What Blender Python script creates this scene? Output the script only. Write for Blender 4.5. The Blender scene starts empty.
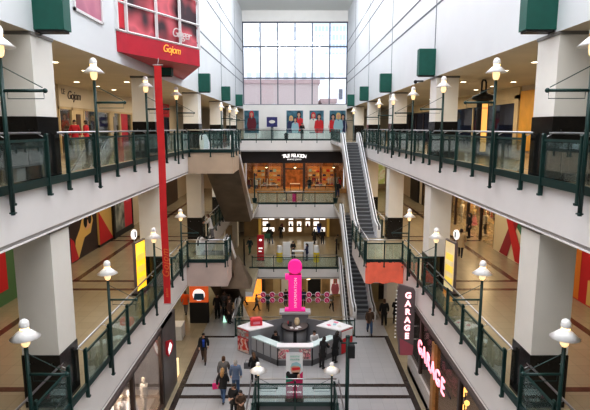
import bpy, bmesh, math, random
from mathutils import Vector, Matrix
random.seed(7)
PI = math.pi
scn = bpy.context.scene
col = scn.collection
L2, L3 = 5.5, 11.68          # gallery floor heights
W = 6.2                      # half width of the atrium at the slab edges

# ------------------------------------------------------------------ materials
MATS = {}
def mat(name, c, rough=.5, metal=0, emit=0, var=0, vs=8, ecol=None, bump=0, spec=.5):
    if name in MATS: return MATS[name]
    m = bpy.data.materials.new(name); m.use_nodes = True
    nt = m.node_tree; b = nt.nodes['Principled BSDF']
    b.inputs['Base Color'].default_value = (*c, 1)
    b.inputs['Roughness'].default_value = rough
    b.inputs['Metallic'].default_value = metal
    b.inputs['Specular IOR Level'].default_value = spec
    if emit:
        b.inputs['Emission Color'].default_value = (*(ecol or c), 1)
        b.inputs['Emission Strength'].default_value = emit
    if var:
        tc = nt.nodes.new('ShaderNodeTexCoord'); n = nt.nodes.new('ShaderNodeTexNoise')
        n.inputs['Scale'].default_value = vs; n.inputs['Detail'].default_value = 4
        r = nt.nodes.new('ShaderNodeValToRGB')
        r.color_ramp.elements[0].position = .3; r.color_ramp.elements[1].position = .7
        r.color_ramp.elements[0].color = (*[max(0, x*(1-var)) for x in c], 1)
        r.color_ramp.elements[1].color = (*[min(1, x*(1+var)) for x in c], 1)
        nt.links.new(tc.outputs['Object'], n.inputs['Vector']); nt.links.new(n.outputs['Fac'], r.inputs['Fac'])
        nt.links.new(r.outputs['Color'], b.inputs['Base Color'])
        if bump:
            bp = nt.nodes.new('ShaderNodeBump'); bp.inputs['Strength'].default_value = bump
            nt.links.new(n.outputs['Fac'], bp.inputs['Height']); nt.links.new(bp.outputs['Normal'], b.inputs['Normal'])
    MATS[name] = m; return m

def tile_mat(name, c1, c2, grout, size, rough=.25, offset=0):
    m = bpy.data.materials.new(name); m.use_nodes = True
    nt = m.node_tree; b = nt.nodes['Principled BSDF']; b.inputs['Roughness'].default_value = rough
    tc = nt.nodes.new('ShaderNodeTexCoord'); br = nt.nodes.new('ShaderNodeTexBrick')
    br.offset = offset
    br.inputs['Color1'].default_value = (*c1, 1); br.inputs['Color2'].default_value = (*c2, 1); br.inputs['Mortar'].default_value = (*grout, 1)
    br.inputs['Scale'].default_value = 1; br.inputs['Mortar Size'].default_value = size*.012
    br.inputs['Brick Width'].default_value = size; br.inputs['Row Height'].default_value = size
    nt.links.new(tc.outputs['Object'], br.inputs['Vector']); nt.links.new(br.outputs['Color'], b.inputs['Base Color'])
    MATS[name] = m; return m

def glass_mat(name, tint, gloss=.1, grough=.02, body=0, bodycol=(1, 1, 1), k=.6):
    m = bpy.data.materials.new(name); m.use_nodes = True
    nt = m.node_tree; nt.nodes.clear(); o = nt.nodes.new('ShaderNodeOutputMaterial')
    t = nt.nodes.new('ShaderNodeBsdfTransparent'); t.inputs['Color'].default_value = (*tint, 1)
    g = nt.nodes.new('ShaderNodeBsdfGlossy'); g.inputs['Roughness'].default_value = grough
    lw = nt.nodes.new('ShaderNodeLayerWeight'); lw.inputs['Blend'].default_value = .25
    mu = nt.nodes.new('ShaderNodeMath'); mu.operation = 'MULTIPLY_ADD'; mu.inputs[1].default_value = k; mu.inputs[2].default_value = gloss
    nt.links.new(lw.outputs['Fresnel'], mu.inputs[0])
    mx = nt.nodes.new('ShaderNodeMixShader')
    nt.links.new(mu.outputs[0], mx.inputs['Fac']); nt.links.new(t.outputs[0], mx.inputs[1]); nt.links.new(g.outputs[0], mx.inputs[2])
    last = mx
    if body:
        d = nt.nodes.new('ShaderNodeBsdfDiffuse'); d.inputs['Color'].default_value = (*bodycol, 1)
        m2 = nt.nodes.new('ShaderNodeMixShader'); m2.inputs['Fac'].default_value = body
        nt.links.new(mx.outputs[0], m2.inputs[1]); nt.links.new(d.outputs[0], m2.inputs[2]); last = m2
    nt.links.new(last.outputs[0], o.inputs['Surface'])
    MATS[name] = m; return m

def bands_mat(name, cols, scale, direction='X', rough=.6, dist=0, emit=0):
    """striped or blotchy print: a wave (or noise when direction is None) through a constant colour ramp"""
    m = bpy.data.materials.new(name); m.use_nodes = True
    nt = m.node_tree; b = nt.nodes['Principled BSDF']; b.inputs['Roughness'].default_value = rough
    tc = nt.nodes.new('ShaderNodeTexCoord')
    if direction:
        w = nt.nodes.new('ShaderNodeTexWave'); w.bands_direction = direction; w.inputs['Scale'].default_value = scale
        w.inputs['Distortion'].default_value = dist; f = w.outputs['Fac']
    else:
        w = nt.nodes.new('ShaderNodeTexNoise'); w.inputs['Scale'].default_value = scale; w.inputs['Detail'].default_value = 2
        f = w.outputs['Fac']
    r = nt.nodes.new('ShaderNodeValToRGB'); el = r.color_ramp.elements
    n = len(cols)
    lo, hi = (0, 1) if direction else (.34, .66)
    el[0].color = (*cols[0], 1); el[0].position = lo
    el[1].color = (*cols[-1], 1); el[1].position = hi
    for i in range(1, n-1):
        e = el.new(lo+(hi-lo)*i/(n-1)); e.color = (*cols[i], 1)
    nt.links.new(tc.outputs['Object'], w.inputs['Vector']); nt.links.new(f, r.inputs['Fac'])
    nt.links.new(r.outputs['Color'], b.inputs['Base Color'])
    if emit:
        nt.links.new(r.outputs['Color'], b.inputs['Emission Color']); b.inputs['Emission Strength'].default_value = emit
    MATS[name] = m; return m

WHITE = mat('white_wall', (.70, .725, .75), .55, var=.02, vs=.6)
FASC = mat('fascia_white', (.78, .76, .76), .5, var=.03, vs=.8)
FASC_LIP_SHADE = mat('fascia_lip_shade', (.42, .40, .40), .5)  # darker grey paints the shadow line along the recessed slab lip
CREAM = mat('cream_ceiling', (.68, .60, .47), .7, var=.05, vs=.7)
COLM = mat('column_paint', (.80, .78, .74), .5, var=.03, vs=1)
BLACKST = mat('black_granite', (.012, .011, .011), .12, var=.4, vs=20)
GREEN = mat('green_steel', (.008, .042, .038), .4, var=.15, vs=6)
GREENBOX = mat('green_box', (.006, .10, .075), .45, var=.08, vs=4)
DGREEN = mat('dark_green_channel', (.008, .035, .033), .35, var=.15, vs=5)
SILVER = mat('brushed_silver', (.55, .55, .57), .3, metal=.9)
JOINT = mat('joint_grey', (.10, .12, .15), .5)
REVEAL = mat('reveal_grey', (.2, .19, .18), .5)
FL_GREY = tile_mat('ground_tile', (.40, .40, .41), (.37, .37, .385), (.29, .29, .30), .6, .28)
FL_BEIGE = tile_mat('gallery_tile', (.37, .32, .23), (.345, .295, .21), (.27, .23, .165), .6, .22)
FL_DARK = mat('dark_tile', (.045, .035, .032), .25, var=.2, vs=4)
FL_BAND = mat('brown_band', (.10, .045, .03), .25, var=.2, vs=4)
RAILGLASS = glass_mat('railing_glass', (.86, .94, .93), .06, .02, body=.025, bodycol=(.62, .80, .80))
SHOPGLASS = glass_mat('shop_glass', (.90, .92, .92), .07)
WINGLASS = glass_mat('window_glass', (.95, .97, 1), .03)
SHADE = mat('lamp_enamel', (.92, .92, .93), .3)
BULB = mat('lamp_glow', (1, .72, .38), .4, emit=3.2, ecol=(1, .62, .25))
GLOBE = mat('frosted_globe', (.95, .86, .70), .4, emit=1.0, ecol=(1, .66, .32))
DOWN = mat('downlight_glow', (1, .9, .75), .4, emit=6, ecol=(1, .86, .62))
RED = mat('red_panel', (.55, .02, .04), .45, var=.08, vs=2)
CRIMSON = mat('crimson_band', (.50, .015, .04), .4, var=.08, vs=2)
REDBAN = mat('red_banner_cloth', (.62, .025, .03), .7, var=.1, vs=2)
GOLD = mat('gold_lettering', (.85, .42, .08), .4, emit=.5)
ALU = mat('white_aluminium', (.75, .74, .75), .4)
BALU = mat('balustrade_white', (.80, .80, .82), .28, var=.03, vs=2)
TREAD = mat('step_grey', (.20, .205, .215), .45, metal=.2)
TRISER = mat('step_riser', (.11, .113, .12), .5)
TRUSS = mat('truss_bronze', (.22, .165, .12), .38, metal=.5, var=.25, vs=.8)
RUBBER = mat('handrail_rubber', (.02, .02, .022), .4)
PINK = mat('pink_plastic', (.88, .03, .33), .4, emit=.38, ecol=(.95, .03, .38))
DKPINK = mat('dark_pink', (.50, .015, .12), .5)
LETW = mat('white_lettering', (.95, .93, .93), .5, emit=.7)
NEON = mat('pink_neon', (1, .55, .62), .4, emit=1.3, ecol=(1, .30, .38))
NEONW = mat('red_glow_letter', (1, .8, .82), .4, emit=1.5, ecol=(1, .45, .50))
SIGNGREY = mat('sign_slate', (.17, .135, .14), .5, var=.1, vs=3)
DBROWN = mat('dark_brown_frame', (.055, .035, .028), .4, var=.2, vs=3)
WOOD = mat('honey_wood', (.42, .22, .08), .45, var=.25, vs=5)
DWOOD = mat('dark_wood', (.10, .05, .025), .45, var=.25, vs=5)
GREYP = mat('kiosk_grey', (.26, .26, .28), .45, var=.06, vs=2)
DGREYP = mat('kiosk_dark_grey', (.13, .13, .14), .45)
KTOP = mat('kiosk_white_top', (.82, .82, .84), .3, var=.03, vs=2)
TEALTOP = mat('counter_pale_teal', (.62, .74, .74), .25)
BLACK = mat('matt_black', (.012, .012, .013), .5)
CREAMP = mat('cream_panel', (.68, .55, .34), .5, var=.06, vs=2)
YELLOWP = mat('amber_panel', (.75, .40, .06), .5, var=.08, vs=2)
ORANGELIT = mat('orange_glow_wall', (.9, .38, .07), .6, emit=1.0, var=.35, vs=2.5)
WARMLIT = mat('warm_glow', (1, .78, .48), .5, emit=5, ecol=(1, .72, .38))
WHITELIT = mat('white_glow', (1, .96, .92), .5, emit=1.1)
BRICK = tile_mat('brick_red', (.66, .48, .47), (.60, .44, .44), (.72, .60, .58), .5, .8, .5)
SKIN = mat('skin', (.60, .36, .26), .5)
SKIND = mat('skin_dark', (.30, .16, .10), .5)
HAIRB = mat('hair_dark', (.02, .014, .012), .5)
HAIRN = mat('hair_brown', (.10, .05, .025), .5)
HAIRG = mat('hair_grey', (.35, .33, .31), .5)
HAIRY = mat('hair_blonde', (.38, .22, .09), .5)

# ------------------------------------------------------------------ mesh builder
class MB:
    def __init__(s): s.v = []; s.f = []; s.m = []; s.mi = 0
    def add(s, vs, fs):
        b = len(s.v); s.v += [tuple(v) for v in vs]
        for f in fs: s.f.append(tuple(b+i for i in f)); s.m.append(s.mi)
        return s
    def box(s, x0, x1, y0, y1, z0, z1, M=None):
        vs = [Vector((x, y, z)) for z in (z0, z1) for y in (y0, y1) for x in (x0, x1)]
        if M: vs = [M @ v for v in vs]
        return s.add(vs, [(0, 2, 3, 1), (4, 5, 7, 6), (0, 1, 5, 4), (2, 6, 7, 3), (0, 4, 6, 2), (1, 3, 7, 5)])
    def tube(s, pts, r, n=8, cap=True):
        pts = [Vector(p) for p in pts]; rs = r if isinstance(r, (list, tuple)) else [r]*len(pts)
        rings = []
        for i, p in enumerate(pts):
            d = (pts[min(i+1, len(pts)-1)] - pts[max(i-1, 0)]).normalized()
            a = d.cross(Vector((0, 0, 1)))
            if a.length < .05: a = d.cross(Vector((0, 1, 0)))
            a.normalize(); c = d.cross(a)
            rings.append([p + (a*math.cos(2*PI*k/n) + c*math.sin(2*PI*k/n))*rs[i] for k in range(n)])
        vs = [v for R in rings for v in R]; fs = []
        for i in range(len(pts)-1):
            for k in range(n):
                fs.append((i*n+k, (i+1)*n+k, (i+1)*n+(k+1) % n, i*n+(k+1) % n))
        if cap: fs += [tuple(range(n)), tuple((len(pts)-1)*n+k for k in reversed(range(n)))]
        return s.add(vs, fs)
    def lathe(s, prof, n=16, c=(0, 0, 0), cap=True):
        vs = []; fs = []
        for r, z in prof:
            for k in range(n): vs.append((c[0]+r*math.cos(2*PI*k/n), c[1]+r*math.sin(2*PI*k/n), c[2]+z))
        for i in range(len(prof)-1):
            for k in range(n): fs.append((i*n+k, i*n+(k+1) % n, (i+1)*n+(k+1) % n, (i+1)*n+k))
        if cap: fs += [tuple(reversed(range(n))), tuple((len(prof)-1)*n+k for k in range(n))]
        return s.add(vs, fs)
    def ball(s, c, r, sz=1, n=12, m=8):
        pr = [(max(1e-4, r*math.sin(PI*i/m)), -r*sz*math.cos(PI*i/m)) for i in range(m+1)]
        return s.lathe(pr, n, c, False)
    def prism(s, poly, z0, z1):
        n = len(poly); vs = [(x, y, z0) for x, y in poly] + [(x, y, z1) for x, y in poly]
        fs = [tuple(reversed(range(n))), tuple(range(n, 2*n))] + [(i, (i+1) % n, n+(i+1) % n, n+i) for i in range(n)]
        return s.add(vs, fs)
    def prism_x(s, poly, x0, x1):            # poly in (y,z)
        n = len(poly); vs = [(x0, y, z) for y, z in poly] + [(x1, y, z) for y, z in poly]
        fs = [tuple(range(n)), tuple(reversed(range(n, 2*n)))] + [(i, n+i, n+(i+1) % n, (i+1) % n) for i in range(n)]
        return s.add(vs, fs)
    def flat(s, poly, y=0, t=.004):          # poly in (x,z), a thin print facing -y
        n = len(poly); vs = [(x, y-t, z) for x, z in poly] + [(x, y, z) for x, z in poly]
        fs = [tuple(range(n)), tuple(reversed(range(n, 2*n)))] + [(i, n+i, n+(i+1) % n, (i+1) % n) for i in range(n)]
        return s.add(vs, fs)
    def disc(s, cx, cz, rx, rz, y=0, n=14, t=.004):
        return s.flat([(cx+rx*math.cos(2*PI*k/n), cz+rz*math.sin(2*PI*k/n)) for k in range(n)], y, t)
    def build(s, name, m, parent=None, smooth=False, loc=None, rotz=0, fix=True):
        me = bpy.data.meshes.new(name); me.from_pydata(s.v, [], s.f)
        ms = m if isinstance(m, (list, tuple)) else [m]
        for q in ms: me.materials.append(q)
        for p, i in zip(me.polygons, s.m): p.material_index = i; p.use_smooth = smooth
        if fix:
            bm = bmesh.new(); bm.from_mesh(me); bmesh.ops.recalc_face_normals(bm, faces=bm.faces); bm.to_mesh(me); bm.free()
        me.update()
        return link(name, me, parent, loc, rotz)

def link(name, me, parent=None, loc=None, rotz=0):
    o = bpy.data.objects.new(name, me); col.objects.link(o)
    if parent: o.parent = parent
    if loc: o.location = loc
    if rotz: o.rotation_euler = (0, 0, rotz)
    return o
def box(name, m, x0, x1, y0, y1, z0, z1, parent=None): return MB().box(x0, x1, y0, y1, z0, z1).build(name, m, parent)
def tag(o, label, cat, group=None, kind=None):
    if label: o['label'] = label
    if cat: o['category'] = cat
    if group: o['group'] = group
    if kind: o['kind'] = kind
    return o
def thing(name, label, cat, loc=(0, 0, 0), rotz=0, group=None):
    o = bpy.data.objects.new(name, None); col.objects.link(o); o.empty_display_size = .2
    o.location = loc; o.rotation_euler = (0, 0, rotz)
    return tag(o, label, cat, group)
def copy_tree(o, parent=None):
    c = o.copy(); col.objects.link(c)
    if parent: c.parent = parent
    for ch in list(o.children): copy_tree(ch, c)
    return c
def dup(o, label, loc, rotz=0, group=None):
    c = copy_tree(o); c.location = loc; c.rotation_euler = (0, 0, rotz); c['label'] = label
    if group: c['group'] = group
    return c
def struct(o): o['kind'] = 'structure'; return o
def text(name, body, size, m, parent, loc, rot, ext=.01, spacing=1, align='CENTER', bold=0, shear=0, lead=1):
    cu = bpy.data.curves.new(name, 'FONT'); cu.body = body; cu.size = size; cu.extrude = ext; cu.align_x = align; cu.align_y = 'CENTER'
    cu.space_character = spacing; cu.offset = bold; cu.shear = shear; cu.space_line = lead
    t = bpy.data.objects.new(name, cu); col.objects.link(t)
    me = bpy.data.meshes.new_from_object(t.evaluated_get(bpy.context.evaluated_depsgraph_get()))
    bpy.data.objects.remove(t); me.name = name; me.materials.clear(); me.materials.append(m)
    o = link(name, me, parent); o.location = loc; o.rotation_euler = rot
    return o
FACE_CAM = (PI/2, 0, 0)              # reads towards -y
FACE_R = (PI/2, 0, PI/2)             # reads towards +x
FACE_L = (PI/2, 0, -PI/2)            # reads towards -x
def light(name, kind, loc, power, color=(1, 1, 1), size=1, size_y=None, rot=(0, 0, 0)):
    l = bpy.data.lights.new(name, kind); l.energy = power; l.color = color
    if kind == 'AREA':
        l.size = size
        if size_y: l.shape = 'RECTANGLE'; l.size_y = size_y
    elif kind == 'POINT': l.shadow_soft_size = size
    o = bpy.data.objects.new(name, l); col.objects.link(o); o.location = loc; o.rotation_euler = rot
    return o

# ------------------------------------------------------------------ camera
cam = bpy.data.cameras.new('camera'); camo = bpy.data.objects.new('camera', cam); col.objects.link(camo)
camo.location = (0, 0, 13); camo.rotation_euler = (PI/2 - math.atan(77/500), 0, 0)
cam.sensor_width = 36; cam.lens = 36*500/590; cam.clip_end = 600
scn.camera = camo
scn.view_settings.view_transform = 'Standard'
scn.view_settings.look = 'None'
scn.view_settings.exposure = .26
scn.view_settings.gamma = .84

# ------------------------------------------------------------------ the setting
def slab(name, x0, x1, y0, y1, z0, z1, top=FL_BEIGE, side=FASC, bot=CREAM, lip=True):
    m = MB()
    lz = z0 + .13 if lip else z0
    m.box(x0, x1, y0, y1, lz, z1)
    m.m = [2, 0, 1, 1, 1, 1]
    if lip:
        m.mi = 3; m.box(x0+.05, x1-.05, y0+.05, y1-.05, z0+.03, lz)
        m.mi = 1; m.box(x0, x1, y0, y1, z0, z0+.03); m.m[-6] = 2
    return struct(m.build(name, [top, side, bot, FASC_LIP_SHADE]))
XO = 12.6
JY = [2.6, 12.9, 23.3, 33.6, 43.9, 54.2]
# ground floor pieces round the two openings
slab('floor', -5.9, -1.95, 8, 30, -.35, 0, FL_GREY, DGREYP, CREAM, False)
slab('floor', 1.95, 5.9, 8, 30, -.35, 0, FL_GREY, DGREYP, CREAM, False)
slab('floor', -1.95, 1.95, 22.15, 30, -.35, 0, FL_GREY, DGREYP, CREAM, False)
slab('floor', -5.9, -3.8, 30, 34, -.35, 0, FL_GREY, DGREYP, CREAM, False)
slab('floor', 3.8, 5.9, 30, 33.3, -.35, 0, FL_GREY, DGREYP, CREAM, False)
slab('floor', -XO, -5.9, 8, 62, -.35, 0, FL_BEIGE, FASC, CREAM, False)
slab('floor', 5.9, XO, 8, 62, -.35, 0, FL_BEIGE, FASC, CREAM, False)
slab('floor', -5.9, 5.9, 45.5, 62, -1, 0, FL_BEIGE, FASC, CREAM)
slab('floor', -5.9, -3.4, 38.6, 45.5, -.4, 0, FL_BEIGE, FASC, CREAM, False)
slab('floor', -XO, XO, -12, 8, -.35, 0, FL_GREY, DGREYP, CREAM, False)
slab('floor', -16, 16, 12, 66, -5.6, -5.3, FL_BEIGE, FASC, CREAM, False)
# galleries
for s in (-1, 1):
    a, b = sorted((s*W, s*(XO+3.6)))
    slab('floor', a, b, -12, 62.4, 3.97, L2)
    slab('floor', a, b, -12, 62.4, 10.38, L3)
slab('floor', -W, W, 49.7, 62.4, 3.97, L2)
slab('floor', -W, W, 57, 62.4, 10.38, L3)
slab('floor', -W, W, -12, -.6, 10.38, L3)
# escalator landings
slab('floor', 4.0, W, 27.7, 34.2, 4.2, L2, FL_BEIGE, FASC, FASC, False)
slab('floor', -W, -3.87, 27.7, 29.6, 4.0, L2, FL_BEIGE, mat('landing_pinkish', (.62, .50, .46), .45, var=.08, vs=1), FASC, False)
slab('floor', -W, -3.6, 29.0, 32.2, 10.38, L3, FL_BEIGE, mat('landing_beige', (.60, .47, .36), .45, var=.08, vs=1), FASC, False)
slab('floor', -W, -3.7, 43.6, 49.7, 5.1, L2, FL_BEIGE, FASC, FASC, False)
slab('floor', 3.9, W, 43.4, 49.7, 5.1, L2, FL_BEIGE, FASC, FASC, False)
slab('floor', 4.05, W, 46.2, 57, 11.3, L3, FL_BEIGE, FASC, FASC, False)

ci = 0
def band(x0, x1, y0, y1, z, m=FL_DARK):
    global ci; ci += 1
    struct(box('trim_%d' % ci, m, x0, x1, y0, y1, z, z+.006))
for s in (-1, 1):
    a, b = sorted((s*5.62, s*5.9)); band(a, b, 8, 30, 0)
for y in (22.6, 23.7): band(-5.62, -1.95 if y < 22.3 else 5.62, y, y+.3, 0)
for (x0, x1) in ((-5.62, -3.8), (3.8, 5.62)): band(x0, x1, 29.75, 30, 0)
for s in (-1, 1):
    for z in (L2, L3):
        a, b = sorted((s*10.75, s*11.05)); band(a, b, 2, 22.0, z, FL_BAND); band(a, b, 24, 60, z, FL_BAND)
        for yc in JY[1:5]:
            a2, b2 = sorted((s*7.4, s*12.5))
            band(a2, b2, yc-.8, yc-.55, z, FL_BAND); band(a2, b2, yc+.5, yc+.75, z, FL_BAND)
# upper walls
for s, nm in ((-1, 'left'), (1, 'right')):
    a, b = sorted((s*6.3, s*(XO+3.6)))
    m = MB(); m.box(a, b, -12, 62.4, 15.28, 27.6); m.m = [1, 0, 0, 0, 0, 0]
    w = struct(m.build('wall_%s' % nm, [WHITE, CREAM]))
    j = MB()
    xa, xb = sorted((s*6.3, s*6.285))
    for y in JY[1:]: j.box(xa, xb, y-.035, y+.035, 15.28, 27.6)
    for z in (18.4, 19.35, 22.0, 23.1):
        y0 = 30 if (s < 0 and z < 22) else 13 if s > 0 else 22.5
        j.box(xa, xb, y0, 62, z-.04, z+.04)
    j.build('panel_joint', JOINT, w)
    # outer shop walls of each storey, ground plinth walls
    a, b = sorted((s*(XO), s*(XO+.15)))
# end wall with window opening
m = MB(); m.box(-6.3, 6.3, 62, 62.4, L3, 15.8).box(-6.3, 6.3, 62, 62.4, 25.5, 27.6)
struct(m.build('wall_end', mat('end_wall_white', (.86, .85, .83), .6, var=.02, vs=1)))
struct(box('ceiling', mat('ceiling_white', (.82, .84, .82), .6), -6.3, 6.3, 54, 62.4, 26.75, 27.6))
struct(box('ceiling', MATS['ceiling_white'], -6.3, 6.3, -12, 2, 27.3, 27.6))
win = struct(thing('window_1', None, None, (0, 62.2, 15.8)))
del win['kind']; win['kind'] = 'structure'
f = MB()
for i in range(7): f.box(-6.25+i*12.5/6-.06, -6.25+i*12.5/6+.06, -.12, .1, 0, 9.7)
for z in (0, 3.15, 6.85, 9.64): f.box(-6.3, 6.3, -.14, .1, z-.07, z+.07)
f.build('window_frame', mat('mullion_slate', (.10, .115, .15), .4), win)
MB().box(-6.25, 6.25, 0, .02, 0, 9.7).build('window_pane', WINGLASS, win)
# skylight beams across the atrium roof
for y in range(6, 54, 6):
    struct(box('ceiling', WHITE, -6.3, 6.3, y-.15, y+.15, 26.9, 27.6))
struct(box('wall_back', WHITE, -13, 13, -12.4, -12, -.4, 27.6))

# columns
CX0, CX1, CH = 6.3, 7.28, .53
for s in (-1, 1):
    for y0_ in JY[1:]:
        yc = y0_
        for (zf, zc, bh) in ((0, 3.97, 0), (L2, 10.38, 1.5), (L3, 15.28, 1.6)):
            if zf == 0 and yc < 30: continue
            a, b = sorted((s*CX0, s*CX1))
            m = MB(); yc = y0_+(.22 if zf == L2 else 0)
            m.box(a, b, yc-CH, yc+CH, zf+bh, zc-.08)
            m.mi = 1
            if bh:
                m.box(a-.02, b+.02, yc-CH-.02, yc+CH+.02, zf, zf+bh)
            m.mi = 2; m.box(a-.03, b+.03, yc-CH-.03, yc+CH+.03, zc-.08, zc)
            m.mi = 3
            if bh:
                for k in range(2):
                    for xx in (a+.2, b-.2): m.box(xx-.015, xx+.015, yc-CH-.03, yc-CH-.02, zf+1.25, zf+1.28)
            c = struct(m.build('column', [COLM, BLACKST, REVEAL, SILVER]))

# ------------------------------------------------------------------ railings
def railing(label, p0, p1, zf, n, out=1, ext=.5, group=None, hand=True):
    """p0->p1 along the slab edge; local y<0 is the atrium side when out=-1"""
    p0 = Vector((*p0, zf)); p1 = Vector((*p1, zf)); d = p1-p0; Ln = d.length
    t = thing('railing', label, 'railing', p0, math.atan2(d.y, d.x), group)
    o = out
    def by(m, x0, x1, y0, y1, z0, z1):
        ya, yb = sorted((o*y0, o*y1)); m.box(x0, x1, ya, yb, z0, z1); return m
    by(MB(), -ext, Ln+ext, -.02, .06, -.08, .11).build('base_channel', DGREEN, t)
    by(MB(), 0, Ln, .0, .05, 1.0, 1.06).build('top_rail', GREEN, t)
    if hand:
        h = MB().tube([(-.12, -o*.16, 1.2), (Ln+.12, -o*.16, 1.2)], .03, 8)
        for i in range(n+1):
            h.tube([(Ln*i/n, 0, 1.1), (Ln*i/n, -o*.16, 1.18)], .012, 5)
        h.build('handrail', SILVER, t, True)
    pm = MB(); by(pm, -.033, .033, -.01, .085, -.32, 1.13); pm.tube([(-.05, o*.05, 1.16), (.05, o*.05, 1.16)], .035, 6); by(pm, -.045, .045, .0, .11, -.34, -.29)
    po = pm.build('post', GREEN, t)
    for i in range(1, n+1):
        q = link('post', po.data, t); q.location = (Ln*i/n, 0, 0)
    g = Ln/n
    gm = MB(); by(gm, .09, g/2-.012, .015, .028, .14, .99); by(gm, g/2+.012, g-.09, .015, .028, .14, .99)
    gm = gm.build('glass_panel', RAILGLASS, t)
    for i in range(1, n):
        q = link('glass_panel', gm.data, t); q.location = (g*i, 0, 0)
    return t
side = {-1: 'left', 1: 'right'}
def where(y):
    return ['behind the foremost column', 'between the first and second columns', 'between the second and third columns', 'between the third and fourth columns',
            'between the fourth and fifth columns', 'past the fifth column'][sum(y > c for c in JY[1:])]
for s in (-1, 1):
    for (zf, lv) in ((L3, 'upper'), (L2, 'middle')):
        runs = [(4, 12.2), (13.3, 22.45), (23.55, 32.75), (33.85, 43.05), (44.15, 53.35)]
        if zf == L3 and s > 0: runs = [(4, 12.35), (13.45, 22.75), (23.85, 33.05), (34.15, 43.35), (44.45, 46.1)]
        if zf == L3 and s < 0: runs = [(4, 12.35), (13.45, 22.75), (23.85, 29.0), (34.15, 43.35), (44.45, 53.65), (54.75, 57)]
        if zf == L2 and s < 0: runs = [(4, 12.62), (13.72, 22.87), (23.97, 27.7), (34.27, 43.47)]
        if zf == L2 and s > 0: runs = [(4, 12.62), (13.72, 22.87), (23.97, 27.7), (34.4, 43.3)]
        for (a, b) in runs:
            w = 'beside the foremost column, nearest bay' if a < 10 else where((a+b)/2)
            n = max(1, round((b-a)/1.85))
            railing('green glass railing along the %s %s gallery edge, %s' % (side[s], lv, w), (s*6.14, a), (s*6.14, b), zf, n, s, .55 if b-a > 3 else .2,
                    '%s gallery railings' % lv)
railing('long green glass railing across the top bridge below the big window', (-6.1, 57.05), (4.2, 57.05), L3, 6, -1, .05)
railing('green glass railing across the middle bridge in front of the clothes shop', (-3.7, 49.75), (3.9, 49.75), L2, 4, -1, .3)
railing('green glass railing across the lowest bridge behind the pink totem', (-4.0, 45.55), (4.0, 45.55), 0, 4, -1, .3)
railing('short glass railing on the front of the left upper escalator landing', (-6.1, 29.0), (-3.65, 29.0), L3, 2, -1, .05)
railing('short glass railing on the inner side of the left upper landing', (-3.62, 29.1), (-3.62, 32.2), L3, 2, -1, .05)
railing('short glass railing on the front of the left middle escalator landing', (-6.1, 27.7), (-3.97, 27.7), L2, 2, -1, .05)
railing('short glass railing on the inner side of the left middle landing', (-3.92, 27.8), (-3.92, 29.3), L2, 1, -1, .05)
railing('short glass railing on the right middle landing above the red sheet', (6.1, 27.7), (4.05, 27.7), L2, 2, 1, .05)
railing('short glass railing on the inner side of the right middle landing', (4.02, 27.8), (4.02, 34.1), L2, 3, 1, .05)
railing('glass railing on the inner edge of the right top escalator landing', (4.12, 46.3), (4.12, 57), L3, 6, 1, .05)
railing('glass railing behind the information desk at the edge of the floor opening', (-3.75, 29.98), (3.75, 29.98), 0, 5, -1, .05)
railing('glass railing on the left side of the floor opening behind the desk', (-3.78, 30), (-3.78, 34), 0, 2, -1, .05)
railing('foreground glass railing with a lamp at each end, at the bottom of the picture', (-1.85, 22.1), (1.85, 22.1), 0, 2, -1, .05, hand=True)
railing('foreground opening railing running towards the viewer on the left', (-1.9, 22.0), (-1.9, 15), 0, 4, 1, .05)
railing('foreground opening railing running towards the viewer on the right', (1.9, 22.0), (1.9, 15), 0, 4, -1, .05)

# ------------------------------------------------------------------ gallery lamps
def make_lamp(h, bot, label, loc, rotz, group, sc=1):
    t = thing('gallery_lamp', label, 'lamp', loc, rotz, group)       # local +x points into the atrium
    p = MB().tube([(0, 0, bot), (0, 0, h-.55)], .045, 10)
    p.box(-.05, .06, -.05, .05, bot+.03, bot+.06)
    p.build('pole', GREEN, t, True)
    a = MB().tube([(-.03, 0, h-1.2), (.85, 0, h-1.2)], .032, 8); a.ball((.87, 0, h-1.2), .05, n=8, m=6)
    ar = a.build('arm', GREEN, t, True)
    MB().tube([(.03, 0, h-.72), (.82, 0, h-1.14)], .010, 5).build('tie_rod', GREEN, ar)
    w = MB().tube([(.1, 0, h-1.22), (.1, 0, h-1.36), (.84, 0, h-1.36), (.84, 0, h-1.22)], .008, 5); w.build('banner_wire', GREEN, ar)
    sd = MB().lathe([(.06*sc, -.30), (.29*sc, -.345), (.315*sc, -.335), (.12*sc, -.165), (.10, -.15)], 24, (0, 0, h), False).build('lamp_shade', SHADE, t, True)
    MB().lathe([(.09, -.15), (.095, -.10)], 16, (0, 0, h)).build('glow_ring', BULB, sd, True)
    MB().lathe([(.1, -.10), (.108, -.04), (.10, .02), (.075, .065), (.04, .09), (.001, .1)], 18, (0, 0, h), False).build('finial', SHADE, t, True)
    MB().lathe([(.045, -.55), (.085, -.50), (.10, -.42), (.10, -.32)], 14, (0, 0, h)).build('bulb', GLOBE, t, True)
    return t
def ordinal(i): return ['nearest', 'second', 'third', 'fourth', 'fifth', 'sixth', 'seventh', 'eighth', 'ninth'][i]
proto = None
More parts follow.
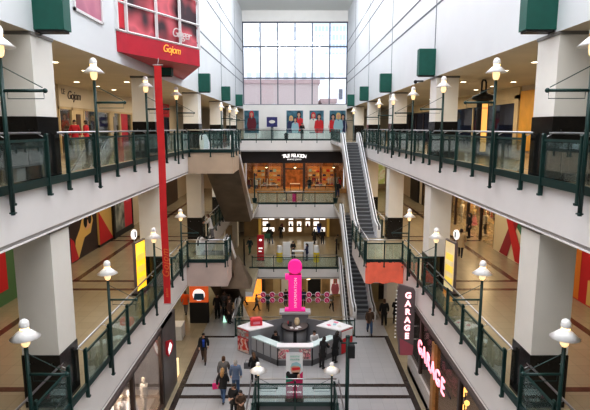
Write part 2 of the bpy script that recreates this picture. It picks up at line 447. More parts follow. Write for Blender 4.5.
for (zf, lv, ysl, ysr) in ((L3, 'upper', [10.4, 15.2, 20.4, 25.6, 41.0, 46.3, 51.6], [10.3, 15.2, 20.5, 25.7, 30.9, 36, 51.6]),
                           (L2, 'middle', [10.45, 15.35, 20.6, 25.6], [10.45, 15.35, 20.6, 25.6])):
    for s, ys in ((-1, ysl), (1, ysr)):
        for i, y in enumerate(ys):
            lab = 'green pole lamp with white bell shade, %s from the viewer along the %s %s gallery' % (ordinal(i), side[s], lv)
            loc, rz = (s*5.95, y, zf), (0 if s < 0 else PI)
            if proto is None: proto = make_lamp(3.27, -.5, lab, loc, rz, 'gallery pole lamps')
            else: dup(proto, lab, loc, rz)
p2 = make_lamp(2.15, -.3, 'left of two short white shaded lamps on the foreground railing', (-1.72, 21.86, 0), 0, 'foreground railing lamps', 1.25)
dup(p2, 'right of two short white shaded lamps on the foreground railing', (1.72, 21.86, 0), PI)
t = thing('directory_post', 'tall dark post with a small black box, right of the foreground railing', 'post', (2.3, 20.6, 0))
MB().tube([(0, 0, 0), (0, 0, 4.0)], .085, 10).tube([(0, 0, 4.0), (0, 0, 4.08)], .1, 10).build('pole', GREEN, t, True)
MB().lathe([(.18, 0), (.18, .1), (.1, .14)], 14).build('base', DGREEN, t)
MB().box(-.02, .3, -.14, .14, 3.1, 3.65).build('speaker_box', BLACK, t)
MB().box(-.3, .4, -.02, .02, 3.72, 3.78).build('arm', GREEN, t)

# green fixtures on the upper walls
proto = None
for s in (-1, 1):
    for i, y in enumerate(JY[1:]):
        lab = 'dark green wall box, %s from the viewer on the %s upper wall' % (ordinal(i), side[s])
        loc, rz = (s*6.3, y-(.15 if i == 0 else 0), 15.30), (0 if s < 0 else PI)
        if proto is None:
            proto = thing('wall_box', lab, 'wall fixture', loc, rz, 'green boxes above the columns')
            m = MB().box(.0, .74, -.2, .2, .05, 1.2); m.build('housing', GREENBOX, proto)
            MB().box(.03, .70, -.17, .17, 0, .05).build('lower_lip', BLACK, proto)
        else: dup(proto, lab, loc, rz)
t = thing('security_camera', 'small dark security camera under the right upper wall by the green box', 'camera', (6.2, 25.2, 15.22))
MB().box(-.25, .1, -.05, .05, .02, .09).build('body', BLACK, t); MB().ball((-.28, 0, .02), .09, 1, 10, 6).build('lens_dome', BLACK, t, True)

# recessed ceiling lights in the galleries
proto = None; k = 0
for (zc, lv) in ((15.28, 'top'), (10.38, 'middle')):
    for s in (-1, 1):
        for j, x in enumerate((8.4, 10.9)):
            for i, y in enumerate((15.4, 18, 20.6, 25.6, 28.2, 30.8, 36, 41)):
                if zc < 12 and y < 30: continue
                lab = 'round recessed light in the %s %s gallery ceiling, %s row, %s from the viewer' % (side[s], lv, ('inner', 'outer')[j], ordinal(i))
                loc = (s*x, y, zc)
                if proto is None:
                    proto = thing('downlight', lab, 'ceiling light', loc, 0, 'recessed ceiling lights')
                    MB().lathe([(.17, -.015), (.17, 0)], 14).build('trim_ring', SHADE, proto); MB().lathe([(.13, -.02), (.13, -.015)], 14).build('diffuser', DOWN, proto)
                else: dup(proto, lab, loc)

# ------------------------------------------------------------------ escalators
def escalator(label, x, y0, z0, run, rise, rotz, w=1.9, bal=.26, truss=TRUSS, flat=.9, clad=False):
    """foot at (x,y0,z0); local +y climbs"""
    t = thing('escalator', label, 'escalator', (x, y0, z0), rotz, 'white sided escalators')
    def zz(y):
        if y < 0: return 0
        if y > run: return rise
        u = y/run
        # soft ends
        e = .06
        if u < e: return rise*(u*u/(2*e))/(1-e)
        if u > 1-e: return rise*(1-((1-u)**2)/(2*e)/(1-e)) 
        return rise*(u-e/2)/(1-e)
    hw = w/2; ys = [-flat, -.3] + [run*i/16 for i in range(17)] + [run+.3, run+flat]
    under = [(y, zz(y)-1.0 if 1 < y < run-1 else zz(y)-.9 if y >= run-1 else max(zz(y)-.9, -.33)) for y in ys]
    MB().prism_x([(y, zz(y)-.25) for y in ys] + under[::-1], -hw+.02, hw-.02).build('truss', truss, t)
    if clad:
        for sgn in (-1, 1):
            xa, xb = sorted((sgn*(hw+.02), sgn*(hw-.02)))
            MB().prism_x([(y, zz(y)+.3) for y in ys] + under[::-1], xa, xb).build('side_cladding', truss, t)
    sw = hw-bal
    n = max(6, round(rise/.21)); sy = run/n
    sm = MB().box(-sw, sw, 0, sy*1.05, -.04, 0); sm.mi = 1; sm.box(-sw, sw, 0.002, .03, -rise/n-.1, -.04)
    first = None
    for i in range(n):
        z = zz((i+.6)*sy)
        if first is None: first = sm.build('step', [TREAD, TRISER], t); first.location = (0, 0, z)
        else:
            q = link('step', first.data, t); q.location = (0, i*sy, z)
    for e, y in (('a', -flat), ('b', run)):
        MB().box(-sw, sw, y, y+flat, zz(y)-.05, zz(y)+.012).build('comb_plate', SILVER, t)
    for sgn in (-1, 1):
        xa, xb = sorted((sgn*hw, sgn*(hw-bal)))
        ya = [y for y in ys]
        top = [(y, zz(y)+.92) for y in ya]; top[0] = (ya[0], .55); top.insert(1, (ya[0]+.12, .84)); top[-1] = (ya[-1], rise+.55); top.insert(len(top)-1, (ya[-1]-.12, rise+.84))
        b = MB().prism_x(top + [(y, zz(y)-.45) for y in ya[::-1]], xa, xb).build('balustrade', BALU, t)
        hx = sgn*(hw-bal*.5)
        MB().tube([(hx, y, z+.035) for y, z in top], .045, 8).build('handrail', RUBBER, b, True)
        if not clad: MB().prism_x([(y, zz(y)-.2) for y in ya] + [(y, zz(y)-.45) for y in ya[::-1]], xa-.012, xb+.012).build('skirt', SILVER, b)
    return t
escalator('long upper right escalator climbing from the red sheet landing to the top bridge', 5.06, 34.6, L2, 11.2, L3-L2, 0, 1.7)
escalator('lower right escalator climbing from the ground floor to the middle bridge', 4.75, 33.6, 0, 9.6, L2, 0, 1.6, .28)
escalator('lowest right escalator sunk in the floor opening towards the basement', 4.9, 36.6, -5.3, 9.0, 5.3, 0, 1.6, .28)
escalator('upper left escalator seen from its bronze underside, descending away from viewer', -4.86, 43.2, L2, 11, L3-L2, PI, 2.15, clad=True)
escalator('lower left escalator with bronze pointed underside below the left glass landing', -4.95, 38.4, 0, 8.5, L2, PI, 1.9, clad=True)
lle = [o for o in col.objects if o.get('label', '').startswith('lower left escalator')][0]
m = MB(); m.add([(-2.05, 6.9, 2.6), (-.1, 6.9, 2.6), (-.1, 5.0, 2.6), (-2.05, 5.0, 2.6), (-1.15, 6.2, 4.75)], [(0, 1, 2, 3), (0, 4, 1), (1, 4, 2), (2, 4, 3), (3, 4, 0)])
m.build('pointed_cladding', TRUSS, lle)
escalator('left basement escalator dropping away at the left of the floor opening', -4.78, 43.5, -5.3, 9.0, 5.3, PI, 1.6, .28)

# red sheet on landing front
t = thing('landing_banner', 'creased orange red sheet hung on the front of the right escalator landing', 'banner', (5.1, 27.66, 4.2))
m = MB(); N = 22; pts = []
for i in range(N+1):
    x = -1.08+2.16*i/N
    for j in range(7):
        z = .02+1.24*j/6 - (.05*math.sin(i*.7) if j == 0 else 0); pts.append((x, -.03-.025*math.sin(i*.9+j*1.7)-.02*math.sin(i*2.1-j), z))
m.add(pts, [(i*7+j, (i+1)*7+j, (i+1)*7+j+1, i*7+j+1) for i in range(N) for j in range(6)])
m.build('sheet', mat('vermilion_sheet', (.80, .17, .10), .5, emit=.16, ecol=(.95, .22, .14), var=.1, vs=2), t, True)

# ------------------------------------------------------------------ outer walls of the galleries
SHOPW = mat('shop_wall_cream', (.60, .52, .40), .6, var=.05, vs=.8)
def wseg(nm, s, y0, y1, z0, z1, m=SHOPW):
    a, b = sorted((s*XO, s*(XO+.2))); struct(box(nm, m, a, b, y0, y1, z0, z1))
for (y0, y1) in ((-12, 27), (39, 41), (50.5, 62)): wseg('wall_left', -1, y0, y1, L3, 15.28)
for (y0, y1) in ((-12, 28.4), (39.6, 40.6), (59, 62)): wseg('wall_right', 1, y0, y1, L3, 15.28)
wseg('wall_left', -1, -12, 62, L2, 10.38); wseg('wall_left', -1, 8, 62, 0, 3.97)
for (y0, y1) in ((-12, 30.7), (42, 44), (49, 62)): wseg('wall_right', 1, y0, y1, L2, 10.38)
wseg('wall_right', 1, 8, 62, 0, 3.97)
for s, nm in ((-1, 'wall_left'), (1, 'wall_right')):
    a, b = sorted((s*16.0, s*16.2)); struct(box(nm, SHOPW, a, b, -12, 66, -5.6, 15.28))
    a, b = sorted((s*6.2, s*16.2)); struct(box('wall_end', SHOPW, a, b, 62.4, 62.6, -.4, 15.5))
struct(box('wall_end', DWOOD, -6.3, 6.3, 66, 66.2, -5.6, L3))
struct(box('ceiling', DBROWN, -6.3, 6.3, 62.4, 66, 10.2, 10.38))

# ------------------------------------------------------------------ end wall posters
def poster(label, w, h, loc, rotz, bg, figs, frame=None, name='poster', cat='poster', group=None):
    """figs: (cx, base, height, coat colour, hair colour) people printed on the sheet"""
    t = thing(name, label, cat, loc, rotz, group)
    MB().box(-w/2, w/2, -.03, 0, 0, h).build('print_sheet', bg, t)
    if frame:
        f = MB()
        for a in ((-w/2-.05, -w/2, -.02, h+.02), (w/2, w/2+.05, -.02, h+.02)): f.box(a[0], a[1], -.05, 0, a[2], a[3])
        f.box(-w/2-.05, w/2+.05, -.05, 0, -.05, 0).box(-w/2-.05, w/2+.05, -.05, 0, h, h+.05); f.build('frame', frame, t)
    for i, (cx, b, hh, cc, hc) in enumerate(figs):
        m = MB(); y = -.032-.006*i
        k = hh
        m.mi = 1; m.disc(cx, b+k*.87, k*.115, k*.14, y-.001); m.flat([(cx-k*.12, b+k*.70), (cx+k*.12, b+k*.70), (cx+k*.10, b+k*.88), (cx-k*.10, b+k*.88)], y-.0005)
        m.mi = 2; m.disc(cx, b+k*.83, k*.075, k*.1, y-.004); m.flat([(cx-k*.04, b+k*.66), (cx+k*.04, b+k*.66), (cx+k*.035, b+k*.78), (cx-k*.035, b+k*.78)], y-.004)
        m.mi = 0; m.flat([(cx-k*.18, b), (cx+k*.18, b), (cx+k*.25, b+k*.3), (cx+k*.20, b+k*.62), (cx+k*.06, b+k*.70), (cx, b+k*.58), (cx-k*.06, b+k*.70), (cx-k*.20, b+k*.62), (cx-k*.25, b+k*.3)], y-.005)
        m.build('printed_figure', [cc, hc, SKIN], t)
    return t
PR = lambda n, c: mat('ink_'+n, c, .5)
teal = bands_mat('poster_teal', [(.02, .05, .09), (.05, .16, .22), (.10, .24, .32)], 1.4, None)
INK = {n: PR(n, c) for n, c in dict(red=(.62, .02, .03), navy=(.02, .03, .10), sky=(.35, .55, .62), maroon=(.16, .015, .03), pink=(.75, .25, .35), dark=(.02, .02, .025), pale=(.72, .70, .66), teal=(.02, .12, .14), gold=(.75, .52, .18)).items()}
g = 'fashion posters under the big window'
poster('first wall poster from the left, lone woman in dark red on a teal ground', 1.75, 2.7, (-5.3, 62, 12.39), 0, teal, [(0, .3, 2.35, INK['maroon'], INK['red'])], ALU, group=g)
pp = poster('middle wall poster of three young people in blue and red clothes', 2.0, 2.7, (-.03, 62, 12.39), 0, teal, [(-.45, .1, 2.0, INK['navy'], INK['gold']), (.5, .2, 2.4, INK['red'], INK['dark']), (.05, 0, 1.9, INK['sky'], INK['dark'])], ALU, group=g)
poster('fourth wall poster, two people with one in a bright red coat', 1.72, 2.7, (2.64, 62, 12.39), 0, teal, [(-.4, .1, 2.4, INK['pale'], INK['red']), (.3, 0, 2.35, INK['red'], INK['dark'])], ALU, group=g)
poster('rightmost wall poster, a trio in red, pale blue and navy', 1.95, 2.7, (5.2, 62, 12.39), 0, teal, [(-.55, .1, 2.2, INK['red'], INK['dark']), (.65, .1, 2.2, INK['navy'], INK['dark']), (.1, 0, 2.45, INK['sky'], INK['gold'])], ALU, group=g)
t = thing('display_board', 'small navy picture board on a grey stand before the end wall', 'display board', (-2.72, 60, L3))
MB().box(-.62, .62, -.05, .05, 1.45, 2.6).build('board', mat('navy_print', (.03, .03, .16), .4, var=.5, vs=5), t)
MB().disc(0, 2.05, .38, .2, -.055).build('print', INK['pale'], t)
MB().box(-.16, .16, -.08, .08, .05, 1.45).box(-.35, .35, -.25, .25, 0, .05).build('stand', mat('stand_grey', (.12, .14, .15), .5), t)
t = thing('rubbish_bin', 'dark square bin on the top bridge behind the glass', 'bin', (-1.0, 58.2, L3))
MB().lathe([(.2, 0), (.24, .55), (.26, .56), (.26, .62)], 4).build('body', BLACK, t); MB().lathe([(.26, .62), (.14, .78)], 4).build('lid', DGREEN, t)

# ------------------------------------------------------------------ left: projecting red bay and red banner
t = thing('bay_window', 'red based angled bay window with pink pictures high on the left wall', 'bay window', (0, .3, -.12))
pl = [(-6.29, 18.0), (-6.07, 18.5), (-4.19, 22.4), (-6.29, 28.6)]
mb = MB(); n = 4
low = [(-6.29, 18.0, 15.8), (-6.07, 18.5, 15.8), (-4.19, 22.4, 15.8), (-6.29, 28.6, 15.8)]
mb.prism(pl, 15.8, 16.55); mb.build('red_base', CRIMSON, t)
inset = [(-6.29, 18.1), (-6.1, 18.62), (-4.29, 22.38), (-6.29, 28.4)]
m = MB().prism(inset, 16.55, 21.5)
m.build('picture_glazing', bands_mat('pink_picture', [(.06, .03, .04), (.42, .08, .10), (.70, .16, .20), (.22, .07, .09), (.80, .45, .48)], .55, None, .3), t)
fr = MB()
A, B = Vector((-6.07, 18.5, 0)), Vector((-4.19, 22.4, 0))
for k in (0, .37, .70, 1):
    p = A.lerp(B, k); fr.box(p.x-.05, p.x+.05, p.y-.05, p.y+.05, 16.55, 21.5)
fr.box(-6.3, -6.2, 17.95, 18.08, 16.55, 21.5)
for z in (16.55, 17.53, 18.55, 19.5, 20.5):
    fr.tube([(A.x, A.y, z), (B.x, B.y, z)], .045, 4); fr.tube([(B.x, B.y, z), (-6.29, 28.6, z)], .045, 4); fr.tube([(A.x, A.y, z), (-6.29, 18.0, z)], .045, 4)
fr.build('window_frame', ALU, t)
MB().prism([(-6.25, 18.02), (-6.12, 18.42), (-6.16, 18.43), (-6.29, 18.1)], 16.65, 21.4).build('red_side_panel', RED, t)
ang = math.atan2(B.y-A.y, B.x-A.x)
nrm = Vector((math.sin(ang), -math.cos(ang), 0))
p = A.lerp(B, .56)+nrm*.03
text('lettering', 'Gojom', .42, GOLD, t, (p.x, p.y, 16.25), (PI/2, 0, ang), .01, .9, shear=.3)
p = A.lerp(B, .70)+nrm*.06
text('lettering', 'Ginger', .52, mat('silver_script', (.7, .62, .62), .4), t, (p.x, p.y, 16.95), (PI/2, 0, ang), .012, .85, shear=.35)
t = thing('shop_window', 'square pink picture window in white frame high on the near left wall', 'window', (-6.3, 15.95, 16.4))
MB().box(0, .02, -1.0, 1.0, 0, 3.2).build('picture_pane', bands_mat('mauve_picture', [(.42, .10, .20), (.55, .20, .28), (.40, .12, .20)], .6, None, .3), t)
MB().box(0, .06, -1.08, -1.0, -.08, 3.2).box(0, .06, 1.0, 1.08, -.08, 3.2).box(0, .06, -1.08, 1.08, -.08, 0).build('frame', ALU, t)
t = thing('hanging_banner', 'long narrow red banner with gold script hanging in front of left galleries', 'banner', (-5.30, 19.9, 5.78))
m = MB(); N = 24
for i in range(N):
    za, zb = 9.6*i/N, 9.6*(i+1)/N
    ya, yb = .04*math.sin(i*.5), .04*math.sin((i+1)*.5)
    m.add([(-.14, ya, za), (.14, ya+.02, za), (.14, yb+.02, zb), (-.14, yb, zb)], [(0, 1, 2, 3)])
m.build('cloth', REDBAN, t, True)
MB().tube([(-.2, 0, 9.62), (.2, 0, 9.62)], .025, 6).tube([(.0, 0, 9.62), (0, .12, 9.9)], .015, 5).build('hanging_bar', SILVER, t)
MB().tube([(-.17, 0, 0), (.17, 0, 0)], .02, 6).build('bottom_bar', SILVER, t)
up = (Matrix.Rotation(PI/2, 4, 'X') @ Matrix.Rotation(PI/2, 4, 'Z')).to_euler()
text('lettering', 'Gojom', .40, mat('orange_script', (.75, .20, .05), .5), t, (.02, -.08, 1.75), up, .004, 1.1, shear=.3)
text('lettering', 'salon', .17, MATS['orange_script'], t, (.02, -.08, .5), up, .004, 1.1, shear=.3)

# ------------------------------------------------------------------ upper gallery shops
def front(name, label, cat, s, y0, y1, z0, z1, posts, mfr, mgl, header=0, hm=None, plinth=0, pm=None, x=None, group=None):
    t = thing(name, label, cat, (s*(x or XO), y0, z0))
    Ln = y1-y0; H = z1-z0
    f = MB()
    for q in posts: f.box(-.08, .08, max(0, q-.09), min(Ln, q+.09), plinth, H-header)
    f.box(-.08, .08, 0, Ln, H-header-.12, H-header); f.build('frame', mfr, t)
    if header: MB().box(-.12, .12, 0, Ln, H-header, H).build('header_panel', hm, t)
    if plinth: MB().box(-.1, .1, 0, Ln, 0, plinth).build('plinth', pm, t)
    q = sorted(posts)
    for a, b in zip(q, q[1:]):
        MB().box(-.01, .01, a+.09, b-.09, plinth, H-header-.12).build('glass_panel', mgl, t)
    return t
NAVYGL = glass_mat('navy_glass', (.16, .20, .34), .12, .03, body=.30, bodycol=(.05, .07, .15))
t = front('shop_front', 'cream shop front with dark script name above its doorways, upper left gallery', 'shop front', -1, 27, 39, L3, 15.28, [0, 1.6, 3.2, 5.2, 7.4, 9.4, 12], CREAMP, SHOPGLASS, 1.15, mat('bulkhead_cream', (.72, .64, .52), .6))
text('lettering', 'Gojom', .66, DBROWN, t, (.14, 1.8, 3.1), FACE_R, .01, .9, shear=.3)
text('lettering', 'LE', .42, REVEAL, t, (.14, .5, 3.25), FACE_R, .01)
for (a, b, m_) in ((1.7, 3.1, CREAMP), (7.5, 8.3, CREAMP), (9.6, 11, CRIMSON)):
    MB().box(-.04, .05, a, b, 0, 2.55).build('door_panel', m_, t)
for (a, h0, m_) in ((2.1, .9, DWOOD), (8.0, .8, GREYP)): MB().box(.05, .08, a, a+.55, h0, 2.1).build('framed_print', m_, t)
struct(box('wall_left', mat('shop_back_brown', (.28, .17, .09), .6, var=.2, vs=1), -15.9, -15.8, 27, 39, L3, 15.4))
poster('bright orange and blue picture panel inside the cream upper left shop', 1.5, 2.2, (-13.6, 32.6, L3+.3), PI/2, bands_mat('orange_blue', [(.8, .25, .04), (.7, .5, .4), (.2, .35, .6), (.85, .3, .08)], 1.2, None, emit=.4), [(0, .1, 1.8, INK['sky'], INK['red'])])
t = front('shop_front', 'red shop front with dark openings on the upper left gallery behind banner', 'shop front', -1, 41, 50.5, L3, 15.28, [0, 2.5, 5, 7.5, 9.5], DBROWN, NAVYGL, 1.2, RED)
t = front('shop_front', 'navy glazed shop front in cream surround on the upper right gallery', 'shop front', 1, 28.4, 39.6, L3, 15.28, [.1, 3.7, 7.4, 11.1], CREAMP, NAVYGL, .75, CREAMP)
MB().box(-.16, .1, .0, .5, 0, 3.2).box(-.16, .1, .0, 11.2, 2.95, 3.15).build('surround', CREAMP, t)
t = front('shop_front', 'dark navy shop front further along the upper right gallery', 'shop front', 1, 40.6, 59, L3, 15.28, [.1, 3, 6, 9, 12, 15, 18.3], DBROWN, NAVYGL, .75, CREAMP)
tag(box('wall_panel', YELLOWP, 12.5, 12.59, 26.6, 28.3, L3+.1, 15.0), 'tall amber wall panel beside the navy shop, upper right gallery', 'wall panel')
# garments hanging behind navy glass
def garment_rack(label, loc, rotz, cols, L=1.8, H=1.5, group=None):
    t = thing('garment_rack', label, 'clothes rack', loc, rotz, group)
    f = MB()
    for x in (-L/2, L/2): f.tube([(x, 0, 0), (x, 0, H)], .02, 6); f.box(x-.02, x+.02, -.25, .25, 0, .03)
    f.tube([(-L/2, 0, H), (L/2, 0, H)], .02, 6); f.build('frame', SILVER, t)
    n = int(L/.2)
    for i in range(n):
        x = -L/2+.12+i*.2; h = random.uniform(.7, 1.05)
        m = MB(); m.prism([(x-.035, -.2), (x+.035, -.2), (x+.05, .2), (x-.05, .2)], H-.06-h, H-.1)
        m.prism([(x-.02, -.12), (x+.02, -.12), (x+.02, .12), (x-.02, .12)], H-.1, H-.04)
        m.build('garment', cols[i % len(cols)], t)
    return t
RC = [INK['red'], INK['pale'], INK['navy'], INK['sky'], INK['maroon']]
garment_rack('rack of red and pale clothes behind navy glass, nearer one, upper right', (13.6, 31.5, L3), PI/2, [INK['red'], INK['pale'], INK['red']], 2.4, 1.7, 'racks behind navy glass')
garment_rack('rack of clothes behind navy glass, farther one, upper right', (13.6, 36, L3), PI/2, [INK['sky'], INK['red'], INK['pale']], 2.4, 1.7, 'racks behind navy glass')
t = thing('lantern_column', 'black and amber lantern column with loop handle, upper right gallery', 'lantern', (9.0, 24.4, L3))
MB().lathe([(.34, 0), (.34, .12), (.28, .14), (.28, 2.55), (.3, 2.6)], 16).build('shaft', BLACK, t)
MB().box(-.13, .13, -.31, -.26, .2, 2.5).build('amber_panel', mat('amber_lit', (.9, .5, .15), .4, emit=.8), t)
MB().lathe([(.3, 2.6), (.5, 2.68), (.52, 2.8), (.46, 2.86), (.2, 2.95), (.12, 3.1)], 20).build('cap', BLACK, t, True)
MB().tube([(-.1, 0, 3.05), (-.1, 0, 3.48), (-.06, 0, 3.56), (0, 0, 3.58), (.06, 0, 3.56), (.1, 0, 3.48), (.1, 0, 3.05)], .045, 8).build('handle', BLACK, t, True)

# ------------------------------------------------------------------ middle gallery adverts and shops
t = thing('advert_panel', 'large dark advert of a golden haired woman with sunglasses, left middle gallery', 'advert', (-12.58, 29.0, L2), PI/2)
MB().box(-1.95, 1.95, -.1, 0, 0, 4.4).build('print_sheet', mat('umber_print', (.035, .018, .02), .4, var=.3, vs=2), t)
m = MB(); m.flat([(-.9, 2.3), (-.95, 3.3), (-.6, 4.25), (-.1, 4.4), (.3, 4.0), (.35, 3.2), (.15, 2.5), (.05, 3.3), (-.3, 3.9), (-.6, 3.3), (-.6, 2.2)], -.11)
m.flat([(-1.5, .1), (-.9, .1), (.0, 1.1), (.9, 1.2), (1.35, 1.9), (1.1, 2.6), (.6, 2.9), (-.1, 2.4), (-.6, 1.7), (-1.2, 1.2)], -.11)
m.build('printed_figure', INK['gold'], t)
MB().disc(-.28, 3.2, .30, .52, -.115).flat([(.1, 1.5), (.8, 1.55), (1.0, 2.2), (.6, 2.5), (.1, 2.1)], -.125).build('printed_skin', mat('print_skin', (.75, .45, .28), .5), t)
MB().disc(.2, 2.0, .25, .36, -.135).disc(.82, 2.1, .25, .34, -.135).flat([(.3, 2.05), (.75, 2.1), (.75, 2.2), (.3, 2.15)], -.135).build('printed_sunglasses', BLACK, t)
MB().flat([(-1.95, .05), (-1.0, .05), (-1.5, 1.2), (-1.95, 1.5)], -.14).build('printed_corner', RED, t)
t = thing('advert_panel', 'yellow and red diagonal advert panel beside the sunglasses advert', 'advert', (-12.55, 32.2, L2), PI/2)
MB().box(-1.15, 1.15, -.15, 0, .15, 4.4).build('print_sheet', INK['gold'], t)
MB().flat([(-1.15, .15), (1.15, .15), (-1.15, 2.3)], -.16).build('printed_wedge', INK['red'], t)
MB().box(-1.25, 1.25, -.18, 0, .0, .15).box(1.1, 1.3, -.3, .02, 0, 4.4).build('frame', BLACK, t)
t = thing('advert_panel', 'grey portrait and red panel advert in black frame, left middle gallery', 'advert', (-12.5, 35.5, L2), PI/2)
MB().box(-1.75, .2, -.15, 0, .35, 4.4).build('print_sheet', bands_mat('grey_portrait', [(.05, .06, .06), (.25, .28, .27), (.5, .52, .5)], 1.1, None), t)
MB().box(.2, 1.85, -.15, 0, .35, 4.4).build('red_half', mat('advert_red', (.62, .03, .06), .4), t)
text('lettering', 'duo', .5, INK['pink'], t, (1.0, -.17, 2.3), FACE_CAM, .005)
MB().box(-1.9, 1.95, -.2, 0, 0, .35).box(1.85, 1.98, -.2, 0, 0, 4.4).box(-1.9, -1.75, -.2, 0, 0, 4.4).build('frame', BLACK, t)
t = thing('advert_panel', 'green and red advert at the near left edge of the middle gallery', 'advert', (-12.55, 21.3, L2), PI/2)
MB().box(-1.6, 1.2, -.1, 0, 0, 4.2).build('print_sheet', mat('advert_green', (.10, .22, .10), .5), t)
MB().flat([(-1.6, .6), (-.4, .6), (-.4, 4.2), (-1.6, 4.2)], -.11).build('red_half', INK['red'], t)
text('lettering', 'MAGMA', .5, INK['gold'], t, (.5, -.12, 2.2), (Matrix.Rotation(PI/2, 4, 'X') @ Matrix.Rotation(PI/2, 4, 'Z')).to_euler(), .004)
# right side
t = thing('advert_panel', 'green, cream and red geometric hoarding on the right middle gallery', 'advert', (12.55, 28.75, L2), -PI/2)
MB().box(-1.9, 1.9, -.1, 0, 0, 4.6).build('print_sheet', mat('hoarding_cream', (.78, .68, .48), .5), t)
MB().flat([(.2, 4.6), (1.9, 4.6), (1.9, 1.6), (.9, 2.2)], -.11).build('green_shape', mat('hoarding_green', (.06, .22, .12), .5), t)
MB().flat([(-.9, .05), (1.9, 4.4), (1.9, 3.2), (.2, .05)][::1], -.12).build('maroon_band', mat('hoarding_maroon', (.35, .02, .04), .5), t)
MB().flat([(-1.3, 4.0), (-.9, 4.0), (1.9, .9), (1.9, .05), (1.3, .05)], -.13).build('red_band', INK['red'], t)
t = thing('advert_panel', 'red and orange striped panel at the near right edge of the middle gallery', 'advert', (12.55, 21.0, L2), -PI/2)
MB().box(-1.6, 1.9, -.1, 0, 0, 4.4).build('print_sheet', INK['red'], t)
MB().flat([(-.7, .05), (-.1, .05), (-.1, 4.4), (-.7, 4.4)], -.11).build('orange_stripe', mat('stripe_orange', (.75, .25, .03), .5), t)
MB().flat([(.5, .05), (1.9, .05), (1.9, 1.5), (.5, 1.1)], -.11).build('yellow_box', INK['gold'], t)
t = front('shop_front', 'glazed dress shop with warm lit interior on the right middle gallery', 'shop front', 1, 30.7, 42, L2, 10.38, [.1, 2.6, 5.2, 8, 11.2], DBROWN, SHOPGLASS, .5, CREAMP)
struct(box('wall_right', mat('dress_shop_back', (.62, .42, .2), .6, emit=.5, ecol=(.9, .55, .2), var=.3, vs=1.5), 15.7, 15.9, 30.7, 42, L2, 10.3))  # wall glows itself: shop lighting put into its material
struct(box('wall_right', mat('food_shop_back', (.75, .40, .12), .6, emit=.4, ecol=(.9, .5, .15), var=.3, vs=1.5), 15.7, 15.9, 44, 49, L2, 10.3))  # same glow in the wall material in place of shop lighting
t = front('shop_front', 'orange lit shop opening on the right middle gallery between columns', 'shop front', 1, 44, 49, L2, 10.38, [.1, 2.4, 4.9], DBROWN, SHOPGLASS, .8, CREAMP)
garment_rack('rack of dark red clothes inside the orange lit right shop', (13.8, 46.6, L2), PI/2, [INK['red'], INK['maroon'], INK['dark']], 2.6, 1.7)
tag(box('wall_panel', BLACK, 12.42, 12.58, 50.2, 53.5, L2, 9.6), 'black door sized wall panel on the right middle gallery', 'wall panel')
poster('yellow green poster with red lower corner at the right gallery end', 1.9, 3.6, (10.3, 62.3, L2+.6), 0, bands_mat('lime_poster', [(.75, .65, .25), (.55, .6, .2), (.85, .8, .55), (.6, .35, .1)], .8, None, emit=.25), [(-.4, 0, 1.5, INK['red'], INK['gold'])])
struct(box('trim_40', DBROWN, -12.5, -12.3, 40, 52, L2, 9.9))
# directory boards
def directory(label, loc, rotz, c, q=1):
    t = thing('directory_board', label, 'directory board', loc, rotz)
    MB().box(-.5, .5, -.06, .06, .12, 2.45).build('case', SIGNGREY, t)
    for s in (-1, 1):
        o = MB().box(-.45, .45, -.065, -.06, .2, 2.38).build('lit_face', c, t)
        if s > 0: o.rotation_euler = (0, 0, PI)
    for i in range(3):
        MB().box(-.34, .34, -.075, -.066, .45+i*.55, .75+i*.55).build('plan', mat('plan_tint', (.85, .6, .12), .5, emit=.6), t)
    MB().box(-.55, .55, -.2, .2, 0, .12).build('base', BLACK, t)
    MB().tube([(q*.42, 0, 2.45), (q*.42, 0, 2.65)], .03, 6).build('pole', SILVER, t)
    d = MB(); d.tube([(q*.42, -.04, 2.82), (q*.42, .04, 2.82)], .22, 20); d.build('symbol_disc', LETW, t)
    text('lettering', 'i', .36, BLACK, t, (q*.42, -.06, 2.82), FACE_CAM, .01, bold=.02)
    return t
ygl = bands_mat('yellow_lit', [(1, .75, .08), (1, .52, .02), (1, .66, .05)], .7, None, emit=1.0)
pgl = bands_mat('pale_lit', [(.85, .72, .40), (.72, .60, .38), (.70, .55, .15)], .9, None, emit=.45)
directory('glowing yellow directory board with white disc on the left middle gallery', (-7.1, 22.2, L2), PI*.45, ygl, -1)
directory('pale yellow directory board with white disc on the right middle gallery', (7.1, 22.15, L2), -PI*.45, pgl)

# mannequins
def mannequin(label, loc, rotz, top, bottom, group=None, m=None, long=False):
    m = m or mat('mannequin_ivory', (.78, .70, .58), .4)
    t = thing('mannequin', label, 'mannequin', loc, rotz, group)
    b = MB().lathe([(.001, 1.78), (.06, 1.76), (.085, 1.68), (.075, 1.58), (.045, 1.52), (.045, 1.46), (.17, 1.41), (.17, 1.25), (.12, 1.08), (.16, .92), (.10, .85)], 12, cap=False)
    for s in (-1, 1):
        b.tube([(s*.08, 0, .92), (s*.09, -.02, .5), (s*.09, .02, .06)], [.08, .055, .035], 8)
        b.tube([(s*.18, 0, 1.4), (s*.25, .02, 1.12), (s*.22, -.08, .88)], [.05, .04, .03], 8)
    b.build('figure', m, t, True)
    MB().lathe([(.05, 1.47), (.185, 1.42), (.185, 1.25), (.14, 1.08), (.18, .93), (.19, .85)], 12, cap=False).build('top', top, t, True)
    if long: MB().lathe([(.15, 1.05), (.2, .9), (.3, .45), (.34, .3)], 14, cap=False).build('skirt', bottom, t, True)
    else:
        q = MB()
        for s in (-1, 1): q.tube([(s*.085, 0, .95), (s*.095, -.02, .5), (s*.095, .02, .12)], [.105, .075, .06], 8)
        q.build('trousers', bottom, t, True)
    MB().lathe([(.25, 0), (.25, .03)], 16).build('base', SILVER, t)
    return t
